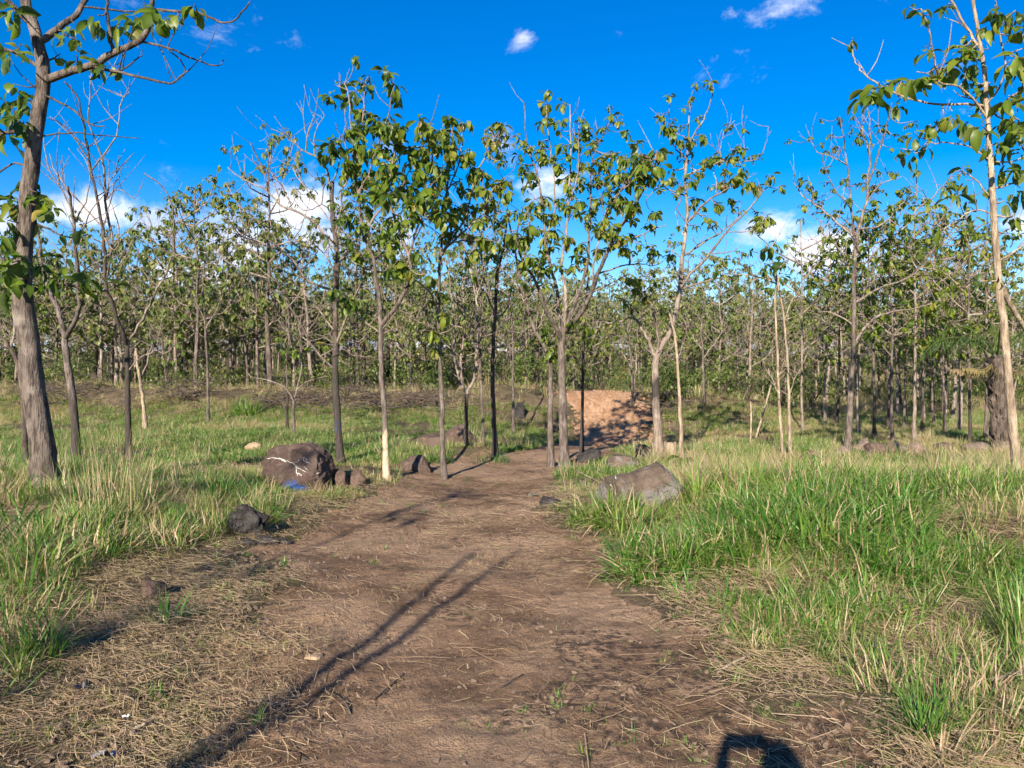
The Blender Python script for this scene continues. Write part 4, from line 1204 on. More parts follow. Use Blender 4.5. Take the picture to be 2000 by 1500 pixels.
BUSH = unlinked('bush')
for i in range(6):
    rr = random.Random(820 + i); ge = Geo()
    lumps = [(rr.uniform(-.8, .8), rr.uniform(-.6, .6), rr.uniform(.2, 1.15), rr.uniform(.25, .5)) for _ in range(9)]
    for (lx, ly, lz, lr) in lumps:
        V, Q, T = tube(spline([(lx * .3, ly * .3, -.1), (lx * .7, ly * .7, lz * .6), (lx, ly, lz + .2)], 4), np.linspace(.016, .005, 4), 4); ge.add(V, Q, T, 0, 0)
    for k in range(420):
        lx, ly, lz, lr = rr.choice(lumps)
        v = Vector((rr.gauss(0, 1), rr.gauss(0, 1), rr.gauss(0, .9))).normalized() * lr * rr.uniform(.4, 1.2)
        V, Q, T = LEAFS_LO[k % 4]
        ge.add(xform(V, leaf_matrix(Vector((lx, ly, max(.05, lz))) + v, rr.uniform(0, 6.28), rr.uniform(-.9, .7), rr.uniform(-.6, .6), rr.uniform(.10, .22))), Q, T, min(1, max(0, rr.gauss(.42, .22))), 1)
    add_source(BUSH, 'bush_%02d' % i, ge, [B_TWIG, M_FOREST])
x, y = pts(950, 27.5, 90, .8, .74)
k = (y > ridge_y(x) + 1.5) & (path_mask(x, y) < -.3) & (rng.random(len(x)) < .12 + .35 * sst(y, 40, 60) + .8 * sst(fbm(x * .22, y * .22, 111, 2), .42, .58))
put('undergrowth', 'leafy undergrowth filling the stand below the crowns', 'undergrowth', BUSH, x[k], y[k], .35, 1.15, 0.0, 6, .1)

FAR = unlinked('far')
for i in range(6):
    tg, cg = stand_tree(440 + i, 6.4 + .25 * i)
    ge = Geo(); k0 = tg.V[0]
    for src in (tg, cg):
        off = ge.nv
        for a, b in zip(src.Q, src.qm): ge.Q.append(a + off); ge.qm.append(b)
        for a, b in zip(src.T, src.tm): ge.T.append(a + off); ge.tm.append(b)
        ge.V += src.V; ge.tint += src.tint; ge.nv += src.nv
    add_source(FAR, 'far_%02d' % i, ge, [B_TWIG, M_FOREST])
x, y = pts(820, 52, 120, .7, .78)
put('forest', 'far wood closing the view behind the stand', 'forest', FAR, x, y, .72, 1.05, 0.0, 6, .03)


# ------------------------------------------------------------------ rocks
def rock_mesh(name, seed, sx, sy, sz, mat, sub=4, lump=.28, facets=14):
    rr = random.Random(seed)
    off = Vector((rr.uniform(0, 50), rr.uniform(0, 50), rr.uniform(0, 50)))
    from mathutils import noise as mn
    bm = bmesh.new(); bmesh.ops.create_icosphere(bm, subdivisions=sub, radius=1.12)
    planes = [(Vector((rr.gauss(0, 1), rr.gauss(0, 1), rr.gauss(.2, .8))).normalized(), rr.uniform(.62, .9)) for _ in range(facets)]
    for v in bm.verts:
        p = v.co.copy()
        for nrm, dd in planes:                      # knock flat facets off
            k = p.dot(nrm) - dd
            if k > 0: p -= nrm * k * .93
        p *= 1 + lump * mn.fractal(p * 1.4 + off, 1.0, 2.0, 4) * .6 + .06 * mn.noise(p * 4 + off) + .03 * mn.noise(p * 10 + off) + .012 * mn.noise(p * 26 + off)
        v.co = Vector((p.x * sx, p.y * sy, p.z * sz))
    me = bpy.data.meshes.new(name); bm.to_mesh(me); bm.free()
    me.polygons.foreach_set('use_smooth', np.full(len(me.polygons), True))
    me.materials.append(mat)
    return me


R_BROWN = rock_material('rock_brown', (.085, .055, .042), (.145, .098, .075), (.20, .15, .12))
R_GREY = rock_material('rock_grey', (.095, .068, .050), (.17, .124, .094), (.075, .062, .053), lichen=(.19, .178, .16))
R_DARK = rock_material('rock_dark', (.025, .022, .021), (.055, .048, .045), (.12, .11, .10))
R_EARTH = rock_material('earth_clod', (.19, .12, .08), (.27, .18, .12), (.32, .23, .16))
R_ORANGE = rock_material('orange_earth', (.34, .19, .105), (.50, .305, .18), (.38, .22, .13))
R_TAN = rock_material('rock_tan', (.38, .25, .15), (.50, .35, .22), (.55, .42, .28))
R_PAINT = rock_material('rock_painted', (.070, .045, .036), (.125, .085, .066), (.18, .13, .105), blue=(.03, -.34, -.25))
R_ROW = rock_material('rock_row', (.16, .11, .085), (.24, .175, .135), (.30, .25, .21))
M_WHITE = plain('white_paint', (.52, .50, .46), .8)


def rock(name, label, px_, py_, w_px, h_px, mat, seed, depth=None, deep=.8, group=None, sub=3, sink=.25, cat='rock', rotz=0.0, lump=.28, facets=14):
    """py_ is the foot of the rock in the photograph"""
    g_ = ground_at(px_, py_)
    d = g_.y
    w = w_px / F * d; h = h_px / F * d
    y = d + w * deep * .5
    o = link(name, rock_mesh(name, seed, w / 2 * 1.08, w * deep / 2, h / (2 - 2 * sink) * 1.08, mat, sub, lump, facets), None, (g_.x, y, Hs(g_.x, y) + h * (1 - 2 * sink) / (2 - 2 * sink)))
    o.rotation_euler = (0, 0, rotz)
    BOULDERS.append((g_.x, y, w * .48))
    tag(o, label, cat, group)
    return o


bl = rock('boulder', 'dark brown boulder with white scribbles and blue paint in the grass', 570, 960, 150, 80, R_PAINT, 4, sub=6, sink=.16, lump=.16, deep=.85)
br = rock('boulder', 'big grey and brown boulder half hidden by lush grass', 1258, 1010, 172, 88, R_GREY, 21, sub=6, sink=.3, lump=.22, deep=.9, facets=10)
rock('boulder', 'low grey rock just behind the big grey boulder', 1222, 915, 74, 26, R_GREY, 23, sub=4)
rock('rock', 'small brown rock against the right side of the painted boulder', 662, 956, 40, 34, R_BROWN, 31, sub=4)
rock('rock', 'brown rock between painted boulder and stripped tree', 694, 952, 38, 30, R_BROWN, 37, sub=4)
rock('rock', 'black rock in dry grass at the right edge of the track', 1072, 994, 44, 18, R_DARK, 41, sub=4)
rock('rock', 'reddish brown clod of earth among straw at left', 291, 1178, 42, 42, R_BROWN, 43, sub=4)
rock('rock', 'pale orange earth lump in the short grass behind the painted boulder', 492, 882, 36, 14, R_TAN, 47)
rock('rock', 'yellowish flat stone lying beside the long shadows', 612, 1300, 40, 14, R_TAN, 53)
rock('rock', 'dark rock on grey rubble below the thin pale tree', 1015, 822, 26, 26, R_DARK, 59)
rock('earth_heap', 'larger dark earth heap behind the upright leafy tree', 892, 872, 62, 34, R_BROWN, 61, sub=4, cat='earth heap', sink=.3)
rock('earth_heap', 'lower dark earth heap left of the upright leafy tree', 838, 878, 66, 26, R_BROWN, 67, sub=4, cat='earth heap', sink=.3)
rock('earth_heap', 'dark crumbly earth mound between the two leafy trees', 806, 922, 78, 30, R_BROWN, 71, sub=4, cat='earth heap', sink=.3)
rock('rock', 'dark burnt clod at the foot of the grey pair', 1152, 905, 46, 26, R_DARK, 73)
ROW = [(1590, 900, 34, 20), (1655, 890, 30, 18), (1692, 885, 36, 26), (1722, 892, 60, 30), (1760, 888, 40, 22), (1800, 886, 46, 20), (1850, 884, 38, 18), (1915, 886, 56, 20), (1978, 886, 50, 20)]
ROWL = ['round dark-holed rock in tan grass right of the yellowish saplings', 'small rock at the foot of the tall grey tree', 'reddish rock just right of the tall grey tree', 'widest brown rock of the row before the shady grove', 'dark rock beside the widest one of the row',
        'low rock in the middle of the row before the grove', 'low rock of the row under the palm fronds', 'flat rock at the foot of the shaggy palm', 'flat dark rock behind the sunlit slender trunk']
for i, (a, lab) in enumerate(zip(ROW, ROWL)):
    rock('rock', lab, *a, R_ROW if i % 3 else R_BROWN, 80 + i, group='row of rocks before the shady grove')

# white scribbles on the painted boulder: thin strokes lying on its face
bpy.context.view_layer.update()
from mathutils.bvhtree import BVHTree
def paint_strokes(rk, strokes, width):
    bvh = BVHTree.FromPolygons([rk.matrix_world @ v.co for v in rk.data.vertices], [p.vertices[:] for p in rk.data.polygons])
    rr = random.Random(3)
    inv = rk.matrix_world.inverted()
    for st in strokes:
        line = spline([(x, y, 0) for x, y in st], max(3, int(3 * len(st)))) if len(st) > 1 else None
        hit = []
        for q in line:
            o_ = Vector((0, 0, CAM_Z)); dr = (P(q[0] + rr.gauss(0, .6), q[1] + rr.gauss(0, .6), 10) - o_).normalized()
            h_ = bvh.ray_cast(o_, dr)
            if h_[0] is not None: hit.append((h_[0] + h_[1] * .004, h_[1]))
        if len(hit) < 2: continue
        ge = Geo(); V = []
        for i, (p, nr) in enumerate(hit):
            tg = (hit[min(i + 1, len(hit) - 1)][0] - hit[max(i - 1, 0)][0]).normalized()
            sd_ = tg.cross(nr).normalized() * width * rr.uniform(.35, 1.0)
            V += [inv @ (p + sd_), inv @ (p - sd_)]
        ge.add([tuple(v) for v in V], [(2 * i, 2 * i + 1, 2 * i + 3, 2 * i + 2) for i in range(len(hit) - 1)])
        link('paint_stroke', ge.mesh('paint_stroke', [M_WHITE]), rk)


def zb(l): return [(x * .35, y * .35 + 850) for x, y in l]
paint_strokes(bl, [zb([(1490, 130), (1540, 128), (1590, 140), (1640, 158), (1670, 140)]), zb([(1640, 158), (1655, 180), (1680, 190), (1705, 205)]), zb([(1650, 175), (1655, 205), (1660, 225)]),
                   zb([(1690, 122), (1700, 145), (1730, 158)]), zb([(1700, 125), (1712, 140)]), zb([(1700, 175), (1712, 190)]), zb([(1560, 128), (1600, 150)]), zb([(1770, 140), (1785, 155)]), zb([(1765, 215), (1780, 210)]), zb([(1655, 210), (1685, 228)])], .0045)
paint_strokes(br, [[(1192, 945), (1196, 952), (1194, 958)], [(1210, 975), (1225, 980), (1243, 984)], [(1200, 930), (1204, 936)]], .006)

# ------------------------------------------------------------------ grass and litter
x, y = pts(22000, 3.6, 9.5, .9)
pm = path_mask(x, y)
k = (x > 0) & (pm < -.15) & (x > .7) & (y > 3.9) & (y < 7.7 + .3 * np.exp(-((x - 1.9) / .6) ** 2)) & clear(x, y, .95)
dens = fbm(x * 1.3, y * 1.3, 71, 3)
k &= (rng.random(len(x)) < sst(dens, .36, .50) * .95 + .03)
k &= ~((x > 1.7) & (y < 4.5) & (rng.random(len(x)) < .75))
k &= ((x - 3.9) / .75) ** 2 + ((y - 6.0) / .5) ** 2 > 1
inb = .35 + .65 * sst(y, 4.6, 6.2)
k2 = k & (rng.random(len(x)) < .25 + .75 * inb)
k2 &= ~((np.abs(x - 1.75) < .55) & (y < 8.4) & (y > 6.9) & (rng.random(len(x)) < .8))
lt = -.03 + .30 * fbm(x * 1.4, y * 1.4, 73, 3) + .10 * sst(y, 6.2, 7.6)
put('grass', 'tall lush green grass covering the mound right of the track', 'grass', LUSH, x[k2], y[k2], .4, 1.0, lt[k2], 9, .32, size=(.6 + .5 * sst(y, 4.4, 6.0) + .5 * (fbm(x * .9, y * .9, 77, 2) - .5))[k2])

x, y = pts(11000, 2.6, 13.5, .8)
pm = path_mask(x, y)
dens = fbm(x * .9, y * .9, 75, 3)
left = (x < 0) & (pm < -.4) & (y < 9.8) & (y < 8.6 + .5 * (-2.5 - x)) & (y > np.where(x < -2.0, 2.7, 4.6)) & (rng.random(len(x)) < sst(dens, .34, .56))
right = (x > 0) & (pm < -.2) & (y > 3.0) & (y < 6.6) & (rng.random(len(x)) < sst(dens, .34, .52) * .95)
left &= rng.random(len(x)) < np.where(y < 4.8, .3, .78)
right &= rng.random(len(x)) < .5
put('grass', 'knee-high mixed green and yellow grass on the left verge', 'grass', MIXED, x[left & clear(x, y)], y[left & clear(x, y)], .35, 1.0, .19, 6, .32)
k = left & clear(x, y) & (rng.random(len(x)) < .14)
put('grass', 'broad lush blades scattered through the left verge', 'grass', LUSH, x[k], y[k], .5, 1.0, .14, 8, .3)
k = right & clear(x, y)
put('grass', 'low trampled green and straw grass at the lower right', 'grass', MIXED, x[k], y[k], .32, .78, .26, 6, .32)

x, y = pts(28000, 8.0, 27, .85)
pm = path_mask(x, y)
dens = fbm(x * .7, y * .7, 79, 4)
k = (pm < -.12) & (y < ridge_y(x) - 1.6) & clear(x, y) & (rng.random(len(x)) < sst(dens, .33, .50) * .9 + .05)
dry = fbm(x * .35, y * .35, 83, 3)
t = .10 + .38 * sst(dry, .50, .70) + .10 * sst(y, 20, 25)
put('grass', 'short green grass carpeting the clearing under the trees', 'grass', SHORT, x[k], y[k], .5, 1.05, t[k], 6, .1)
kk = np.where(k)[0]; kk = kk[rng.random(len(kk)) < .07]
put('grass', 'medium tufts standing up from the short grass of the clearing', 'grass', MIXED, x[kk], y[kk], .5, 1.0, t[kk] + .04, 6, .2)

# dry tan grass: the band at right, stems at left, the bank
x, y = pts(13000, 7, 30, .75)
pm = path_mask(x, y)
dens = fbm(x * .8, y * .8, 87, 3)
bandr = (x > .9 + .1 * y) & (y > 8.0) & (y < 13.8) & (rng.random(len(x)) < sst(dens, .32, .54) * .8)
leftd = (x < -2.6) & (y < 9.5) & (rng.random(len(x)) < sst(dens, .50, .66) * .2)
stems = ((x + 4.25) ** 2 + ((y - 8.0) / 1.3) ** 2 < .55) & (rng.random(len(x)) < .4)
bank = (np.abs(y - ridge_y(x) + .6) < 2.6) & (pm < -.2) & (rng.random(len(x)) < sst(dens, .36, .6) * .28)
misc = (y > 11) & (pm < -.2) & (rng.random(len(x)) < .025)
k = (bandr | leftd | stems | bank | misc) & clear(x, y)
put('grass', 'tall dry tan grass standing in a band and along the bank', 'grass', DRY, x[k], y[k], .5, 1.1, .72, 6, .25, tsd=.12)

# undergrowth below the stand
x, y = pts(9000, 22, 62, .8, .72)
pm = path_mask(x, y)
k = (y > ridge_y(x) - 1.8) & (pm < -.1) & (rng.random(len(x)) < .25 + .75 * sst(y - ridge_y(x), 1, 4))
put('grass', 'rough undergrowth beneath the stand behind the bank', 'grass', MIXED, x[k], y[k], .6, 1.6, np.where(rng.random(k.sum()) < .5, .22, .55), 6, .2)

# rank grass hugging the trunks
tx_, ty_ = [], []
for (bx, by, br_) in TRUNKS:
    for i in range(7):
        a = rng.random() * 6.283; r = br_ + .04 + .22 * rng.random()
        tx_.append(bx + r * math.cos(a)); ty_.append(by + r * math.sin(a))
tx_, ty_ = np.array(tx_), np.array(ty_)
k = path_mask(tx_, ty_) < .35
put('grass', 'rank grass hugging the feet of the trunks', 'grass', MIXED, tx_[k], ty_[k], .3, .75, np.where(rng.random(k.sum()) < .5, .2, .55), 6, .25)

# tiny sprigs on the track
x, y = pts(5200, 2.3, 12, .8)
pm = path_mask(x, y)
dens = fbm(x * 1.6, y * 1.6, 91, 3)
k = (pm > -.3) & (rng.random(len(x)) < sst(dens, .52, .70) * .42 + .5 * (pm < .1))
put('grass', 'small green sprigs sprouting from the bare track', 'grass', SPRIG, x[k], y[k], .5, 1.2, .16, 5, .1, .0)

# straw
x, y = pts(17000, 2.2, 11, .85)
pm = path_mask(x, y)
dens = fbm(x * 1.1, y * 1.1, 95, 4)
prob = np.where(pm < .0, .6 * sst(dens, .40, .58) + .06, .10 * sst(dens, .50, .66) + .03)
prob = np.where((x < -.7) & (y < 4.6) & (pm < .45), np.maximum(prob, .6 * sst(dens, .38, .56) + .06), prob)
prob = np.where((x > 1.6) & (y < 5.2), np.maximum(prob, .28), prob)
prob = np.where(((x - 3.9) / .85) ** 2 + ((y - 6.0) / .6) ** 2 < 1, .95, prob)
k = (rng.random(len(x)) < prob) & clear(x, y)
put('straw', 'dry straw and dead blades strewn over the verges and the track', 'straw', STRAW, x[k], y[k], .55, 1.35, .0, 8, .06, .012, .07)

# crumbs of earth
x, y = pts(17000, 2.2, 11, .85)
k = (path_mask(x, y) > -.4)
put('clods', 'crumbs of dry earth lying on the track', 'earth', CLOD, x[k], y[k], .006, .05, 0.0, 6, .5, .006)


x = 3.0 + rng.normal(0, .9, 900); y = 22.6 + rng.normal(0, 1.6, 900)
k = path_mask(x, y) > -.5
CLODO = unlinked('clodo')
for i in range(4):
    CLODO.objects.link(bpy.data.objects.new('clodo_%02d' % i, rock_mesh('clodo', 760 + i, .5, .5, .35, R_ORANGE, 2, .3)))
put('clods', 'lumps of orange earth strewn over the ramp', 'earth', CLODO, x[k], y[k], .03, .16, 0.0, 4, .4, .01)


# single big tufts one can point at
def big_tuft(label, px_, py_, n, length, width, tint, spread, seed, lean=(.45, .35), curl=(.3, 1.3)):
    g_ = ground_at(px_, py_)
    rr = random.Random(seed); ge = Geo()
    for i in range(n):
        a = rr.uniform(0, 6.283); r = spread * math.sqrt(rr.random())
        tt = rr.gauss(*tint)
        blade(ge, rr, (r * math.cos(a), r * math.sin(a), -.03), a + rr.gauss(0, .7), rr.uniform(*length), rr.uniform(*width), abs(rr.gauss(*lean)), rr.uniform(*curl), tt, 6)
    o = link('grass_tuft', ge.mesh('grass_tuft', [M_GRASS]), None, (g_.x, g_.y, Hs(g_.x, g_.y)))
    tag(o, label, 'grass tuft')
    return o


big_tuft('green tuft with splayed straw at the lower right corner', 1810, 1440, 190, (.18, .42), (.003, .007), (.26, .13), .06, 1, (.5, .4), (.4, 1.6))
big_tuft('splayed tan skirt of dead blades below the corner tuft', 1835, 1482, 90, (.15, .34), (.003, .008), (.76, .05), .05, 2, (1.1, .3), (.3, .7))
big_tuft('tall tuft of yellow-green stems at the right edge', 1995, 1270, 150, (.3, .62), (.004, .009), (.40, .16), .10, 3, (.35, .25), (.2, 1.0))
big_tuft('matted green tuft fallen sideways left of the corner tuft', 1670, 1300, 160, (.16, .36), (.003, .007), (.33, .16), .12, 4, (.8, .35), (.4, 1.4))
big_tuft('bright yellow-green tuft at the right side of the grey boulder', 1362, 985, 60, (.25, .48), (.012, .022), (.46, .08), .06, 5, (.5, .3), (.3, 1.0))
big_tuft('small dense tuft between the long shadow lines', 497, 1420, 46, (.06, .15), (.003, .006), (.22, .12), .03, 6, (.3, .25), (.2, 1.0))
big_tuft('lush fountain-shaped tuft left of the painted boulder', 430, 978, 90, (.25, .5), (.008, .015), (.12, .12), .10, 7, (.4, .25), (.3, 1.1))
big_tuft('bright green tuft at the foot of the far left bank', 478, 812, 90, (.4, .8), (.015, .03), (.34, .08), .5, 8, (.4, .25), (.2, .9))
big_tuft('dark green tuft in the lower left straw', 85, 1290, 70, (.14, .36), (.006, .013), (.10, .12), .07, 9, (.5, .3), (.3, 1.2))
big_tuft('green blades leaning over straw in the left foreground', 330, 1215, 44, (.16, .36), (.007, .013), (.16, .12), .05, 10, (.8, .3), (.2, .9))
big_tuft('tall seeding stems in the grass before the thick left trunk', 215, 1010, 100, (.5, 1.15), (.003, .006), (.70, .09), .34, 11, (.15, .12), (.05, .5))
big_tuft('dark lush tuft at the foot of the ramp', 860, 905, 60, (.15, .34), (.006, .012), (.08, .1), .2, 12)
big_tuft('dark bushy tuft at the charred straight tree', 960, 905, 110, (.2, .42), (.006, .012), (.1, .1), .32, 13)


# ------------------------------------------------------------------ shrubs
def shrub(label, x_, y_, w, h, seed, tint, leaf=.12, n=520):
    rr = random.Random(seed)
    base = Vector((x_, y_, Hs(x_, y_)))
    root = empty('shrub', base); tag(root, label, 'shrub', 'shrubs along the bank')
    st = Geo(); fo = Geo()
    for k in range(12):
        a = rr.uniform(0, 6.28); q = Vector((math.cos(a) * w * .45 * rr.random(), math.sin(a) * w * .45 * rr.random(), h * rr.uniform(.5, .95)))
        V, Q, T = tube(spline([(0, 0, -.05), tuple(q * .5 + Vector((0, 0, .1))), tuple(q)], 5), np.linspace(.018, .005, 5), 4)
        st.add(V, Q, T)
    lumps = [(rr.uniform(-.4, .4) * w, rr.uniform(-.3, .3) * w, h * rr.uniform(.3, .85), rr.uniform(.16, .34) * w) for _ in range(9)]
    for k in range(n):
        lx, ly, lz, lr = rr.choice(lumps)
        v = Vector((rr.gauss(0, 1), rr.gauss(0, 1), rr.gauss(0, .9))).normalized() * lr * rr.uniform(.5, 1.15)
        p = Vector((lx, ly, lz)) + v
        if p.z < .03: continue
        V, Q, T = LEAFS_LO[k % 4]
        fo.add(xform(V, leaf_matrix(p, rr.uniform(0, 6.28), rr.uniform(-.9, .7), rr.uniform(-.6, .6), leaf * rr.uniform(.6, 1.3))), Q, T, min(1, max(0, rr.gauss(*tint))), 0)
    link('stems', st.mesh('stems', [B_BROWN]), root)
    f = link('foliage', fo.mesh('foliage', [M_FOREST]), root); f['kind'] = 'stuff'


SHR = [('leafy shrub at the right end of the orange ramp', 1302, 24.3, 1.3, 1.0), ('dark green shrub below the slim tree on the right bank', 1328, 24.8, 1.3, 1.3), ('round bright shrub right of the slim bank tree', 1412, 25.0, 1.6, 1.1), ('wide low shrub on the right bank', 1462, 25.4, 2.0, 1.0),
       ('green shrub behind the leaning stick', 1530, 25.8, 1.8, 1.1), ('olive shrub at the shady end of the bank', 1585, 26.5, 1.6, 1.1), ('green shrub on the bank behind the grey pair', 1050, 26.5, 1.6, 1.4), ('shrub on the bank top left of the ramp', 1085, 27.0, 1.4, 1.2),
       ('bushy shrub over the bank behind the charred straight tree', 985, 26.5, 1.8, 1.2), ('pale shrub behind the brushwood on the bank', 820, 27.5, 1.8, 1.1), ('shrub on the bank behind the blue-painted trunk', 690, 27.6, 2.0, 1.2), ('low shrub on the bank left of the blue-painted trunk', 600, 28.0, 1.8, 1.0),
       ('leafy shrub above the ramp in the tree gap', 1175, 30.5, 1.8, 1.2), ('shrub above the right shoulder of the ramp', 1235, 29.0, 1.6, 1.1), ('dark shrub on the far left bank', 440, 28.5, 2.2, 1.1), ('leafy shrub on the far left bank behind the forked tree', 330, 29, 2.2, 1.2), ('olive shrub at the left end of the bank', 130, 29, 2.4, 1.2),
       ('light shrub deep under the grove trunks', 1850, 26, 2.2, 1.0)]
for i, (lab, sx_, dd, w, h) in enumerate(SHR):
    shrub(lab, (sx_ - 1000) / F * dd, dd, w, h, 300 + i, (.22 + .12 * (i % 3), .16))

# ------------------------------------------------------------------ palm in the grove
def palm():
    g_ = P(1957, 880, 14.6)
    base = Vector((g_.x, 14.6, Hs(g_.x, 14.6)))
    root = empty('palm_tree', base); tag(root, 'shaggy palm with drooping fronds in the grove at right', 'palm')
    rr = random.Random(77)
    ge = Geo()
    p = [(0, 0, -.1), (-.03, 0, .6), (-.08, .0, 1.2), (-.1, 0, 1.75)]
    V, Q, T = tube(spline(p, 16), np.linspace(.19, .16, 16), 14, .35, 5); ge.add(V, Q, T)
    for i in range(90):                              # old leaf bases
        a = rr.uniform(0, 6.28); z = rr.uniform(.1, 1.75); L = rr.uniform(.08, .22)
        q = Vector((math.cos(a) * .16 - .05 * z, math.sin(a) * .16, z))
        V, Q, T = tube([q, q + Vector((math.cos(a) * .06, math.sin(a) * .06, L * .6)), q + Vector((math.cos(a) * .1, math.sin(a) * .1, L))], [.03, .02, .006], 4); ge.add(V, Q, T)
    link('trunk', ge.mesh('trunk', [B_BROWN]), root)
    top = Vector((-.1, 0, 1.75))
    spec = [(math.pi * .97, 1.35, .55, 0), (math.pi * 1.12, 1.2, .7, 0), (2.2, 1.3, .9, 0), (4.2, 1.2, .8, 0), (5.3, 1.5, .7, 0), (.3, 1.5, .7, 0), (1.2, 1.5, .9, 0),
            (math.pi * 1.05, .7, -.6, 1), (2.6, .7, -.7, 1), (4.0, .7, -.7, 1), (5.0, .8, -.6, 1)]
    for (a, L, rise, dead) in spec:
        fr = Geo()
        o = Vector((math.cos(a), math.sin(a), 0))
        c = spline([tuple(top), tuple(top + o * L * .4 + Vector((0, 0, L * rise * .5))), tuple(top + o * L * .8 + Vector((0, 0, L * rise * .45))), tuple(top + o * L * 1.08 + Vector((0, 0, L * (rise * .2 - .15))))], 18)
        V, Q, T = tube(c, np.linspace(.02, .005, 18), 4); fr.add(V, Q, T, .97 if dead else .2, 0)
        side = Vector((-o.y, o.x, 0))
        for i in range(3, 18):
            for s in (-1, 1):
                for h_ in (0, .5):
                    q = Vector(c[i]) * (1 - h_) + Vector(c[min(17, i + 1)]) * h_
                    if rr.random() < .15: continue
                    LL = L * .32 * (1 - abs(i - 9) / 14) * rr.uniform(.55, 1.2)
                    tip = q + side * s * LL * rr.uniform(.25, .7) + o * LL * rr.uniform(.0, .5) + Vector((0, 0, -LL * (.75 if not dead else 1.0)))
                    mid = q + side * s * LL * .4 + o * LL * .15 + Vector((0, 0, -LL * .18))
                    w = o * .014
                    fr.add([tuple(q), tuple(mid + w), tuple(mid - w), tuple(tip)], None, [(0, 1, 2), (1, 3, 2)], (.97 if dead else rr.gauss(.08, .08)), 0)
        link('frond', fr.mesh('frond', [M_FOREST]), root)


palm()

# ------------------------------------------------------------------ stumps, sticks, brushwood, litter
def stump(label, px_, py_, w_px, h_px, mat, seed, jag=.3):
    g_ = ground_at(px_, py_)
    d = g_.y; r = w_px / 2 / F * d; h = h_px / F * d
    rr = random.Random(seed); n = 14
    V = []; Q = []
    for k, (zz, f) in enumerate([(-.1, 1.35), (.1 * h, 1.15), (.5 * h, 1.0), (h, .92)]):
        for j in range(n):
            a = 2 * math.pi * j / n
            rad = r * f * (1 + .1 * math.sin(3 * a + seed) + rr.uniform(-.06, .06))
            V.append((rad * math.cos(a), rad * math.sin(a), zz + (rr.uniform(-jag, jag) * h if k == 3 else 0)))
    for k in range(3):
        for j in range(n):
            Q.append((k * n + j, k * n + (j + 1) % n, (k + 1) * n + (j + 1) % n, (k + 1) * n + j))
    V.append((0, 0, h * .85))
    T = [(3 * n + j, 3 * n + (j + 1) % n, 4 * n) for j in range(n)]
    ge = Geo(); ge.add(V, Q, T)
    o = link('tree_stump', ge.mesh('tree_stump', [mat]), None, (g_.x, g_.y + r, Hs(g_.x, g_.y + r)))
    tag(o, label, 'stump'); BOULDERS.append((g_.x, g_.y + r, r))
    return o


B_BURNT = bark_material('bark_burnt', (.03, .026, .025), (.008, .007, .007), (.16, .15, .145))
stump('short pale cut stump behind the leafless pole', 1312, 898, 26, 34, B_PALE, 1, .15)
rock('charred_stump', 'charred black jagged stump with a pale streak at the left edge of the track', 478, 1052, 62, 60, R_DARK, 150, sub=4, cat='stump', lump=.9, sink=.1)
stump('low burnt stump base at the foot of the banded trunk', 1262, 900, 36, 22, B_BURNT, 3, .3)
g_ = ground_at(500, 1058)
for i, (dx, dy, s_, lab) in enumerate([(.10, -.05, .11, 'larger burnt wood lump at the foot of the charred stump'), (.24, .03, .08, 'small burnt wood lump right of the charred stump'), (-.03, -.12, .07, 'small sooty clod in front of the charred stump')]):
    o = link('charred_lump', rock_mesh('charred_lump', 130 + i, s_, s_ * .8, s_ * .6, R_DARK, 3), None, (g_.x + dx, g_.y + dy, Hs(g_.x + dx, g_.y + dy) + s_ * .25))
    tag(o, lab, 'charred wood')


def stick(name, label, path_, w, mat, cat='stick', lift=.01):
    """path_: pixel points on the ground"""
    wp = []
    for q in path_:
        a = ground_at(q[0], q[1]); wp.append((a.x, a.y, Hs(a.x, a.y) + lift + (q[2] if len(q) > 2 else 0)))
    wp = np.array(wp)
    c = spline(wp, 10); o_ = c.mean(0)
    V, Q, T = tube(c, np.linspace(w, w * .5, 10), 6, .15)
    ge = Geo(); ge.add(V, Q, T)
    o = link(name, ge.mesh(name, [mat], o_), None, o_)
    tag(o, label, cat)


stick('dead_branch', 'pale bent stick lying left of the grey boulder', [(1118, 922, .06), (1130, 930, .05), (1150, 936, .02), (1175, 946, .01)], .012, B_PALE)
stick('dead_branch', 'thick pale stalk lying among straw at lower right', [(1845, 1297, .02), (1800, 1318, .02), (1770, 1332, .01)], .012, B_PALE)
stick('dead_branch', 'reddish pole lying in straw at the right edge', [(2010, 1332, .03), (1950, 1342, .03), (1890, 1350, .02)], .018, B_TWIG)
stick('dead_branch', 'thin forked twig lying in the middle of the track', [(732, 1380, .01), (760, 1355, .02), (790, 1330, .02)], .006, B_BROWN)
stick('dead_branch', 'thin dark twig left of the forked one on the track', [(645, 1362, .01), (672, 1385, .02), (685, 1408, .01)], .007, B_BROWN)
stick('dead_branch', 'straight thin twig on the right part of the track', [(978, 1352, .01), (1000, 1340, .02), (1022, 1328, .015)], .005, B_BROWN)
stick('dead_branch', 'pale split stalk on the straw at the track\'s lower right', [(1402, 1325, .01), (1430, 1310, .02), (1465, 1292, .03), (1500, 1262, .05)], .008, B_PALE)
stick('dead_branch', 'straw-coloured stalk lying at lower left beside white scrap', [(262, 1440, .01), (285, 1432, .02), (302, 1424, .03)], .009, B_PALE)
stick('dead_branch', 'pale stalk on the soil left of the long shadows', [(238, 1372, .01), (255, 1380, .02), (270, 1388, .01)], .007, B_PALE)


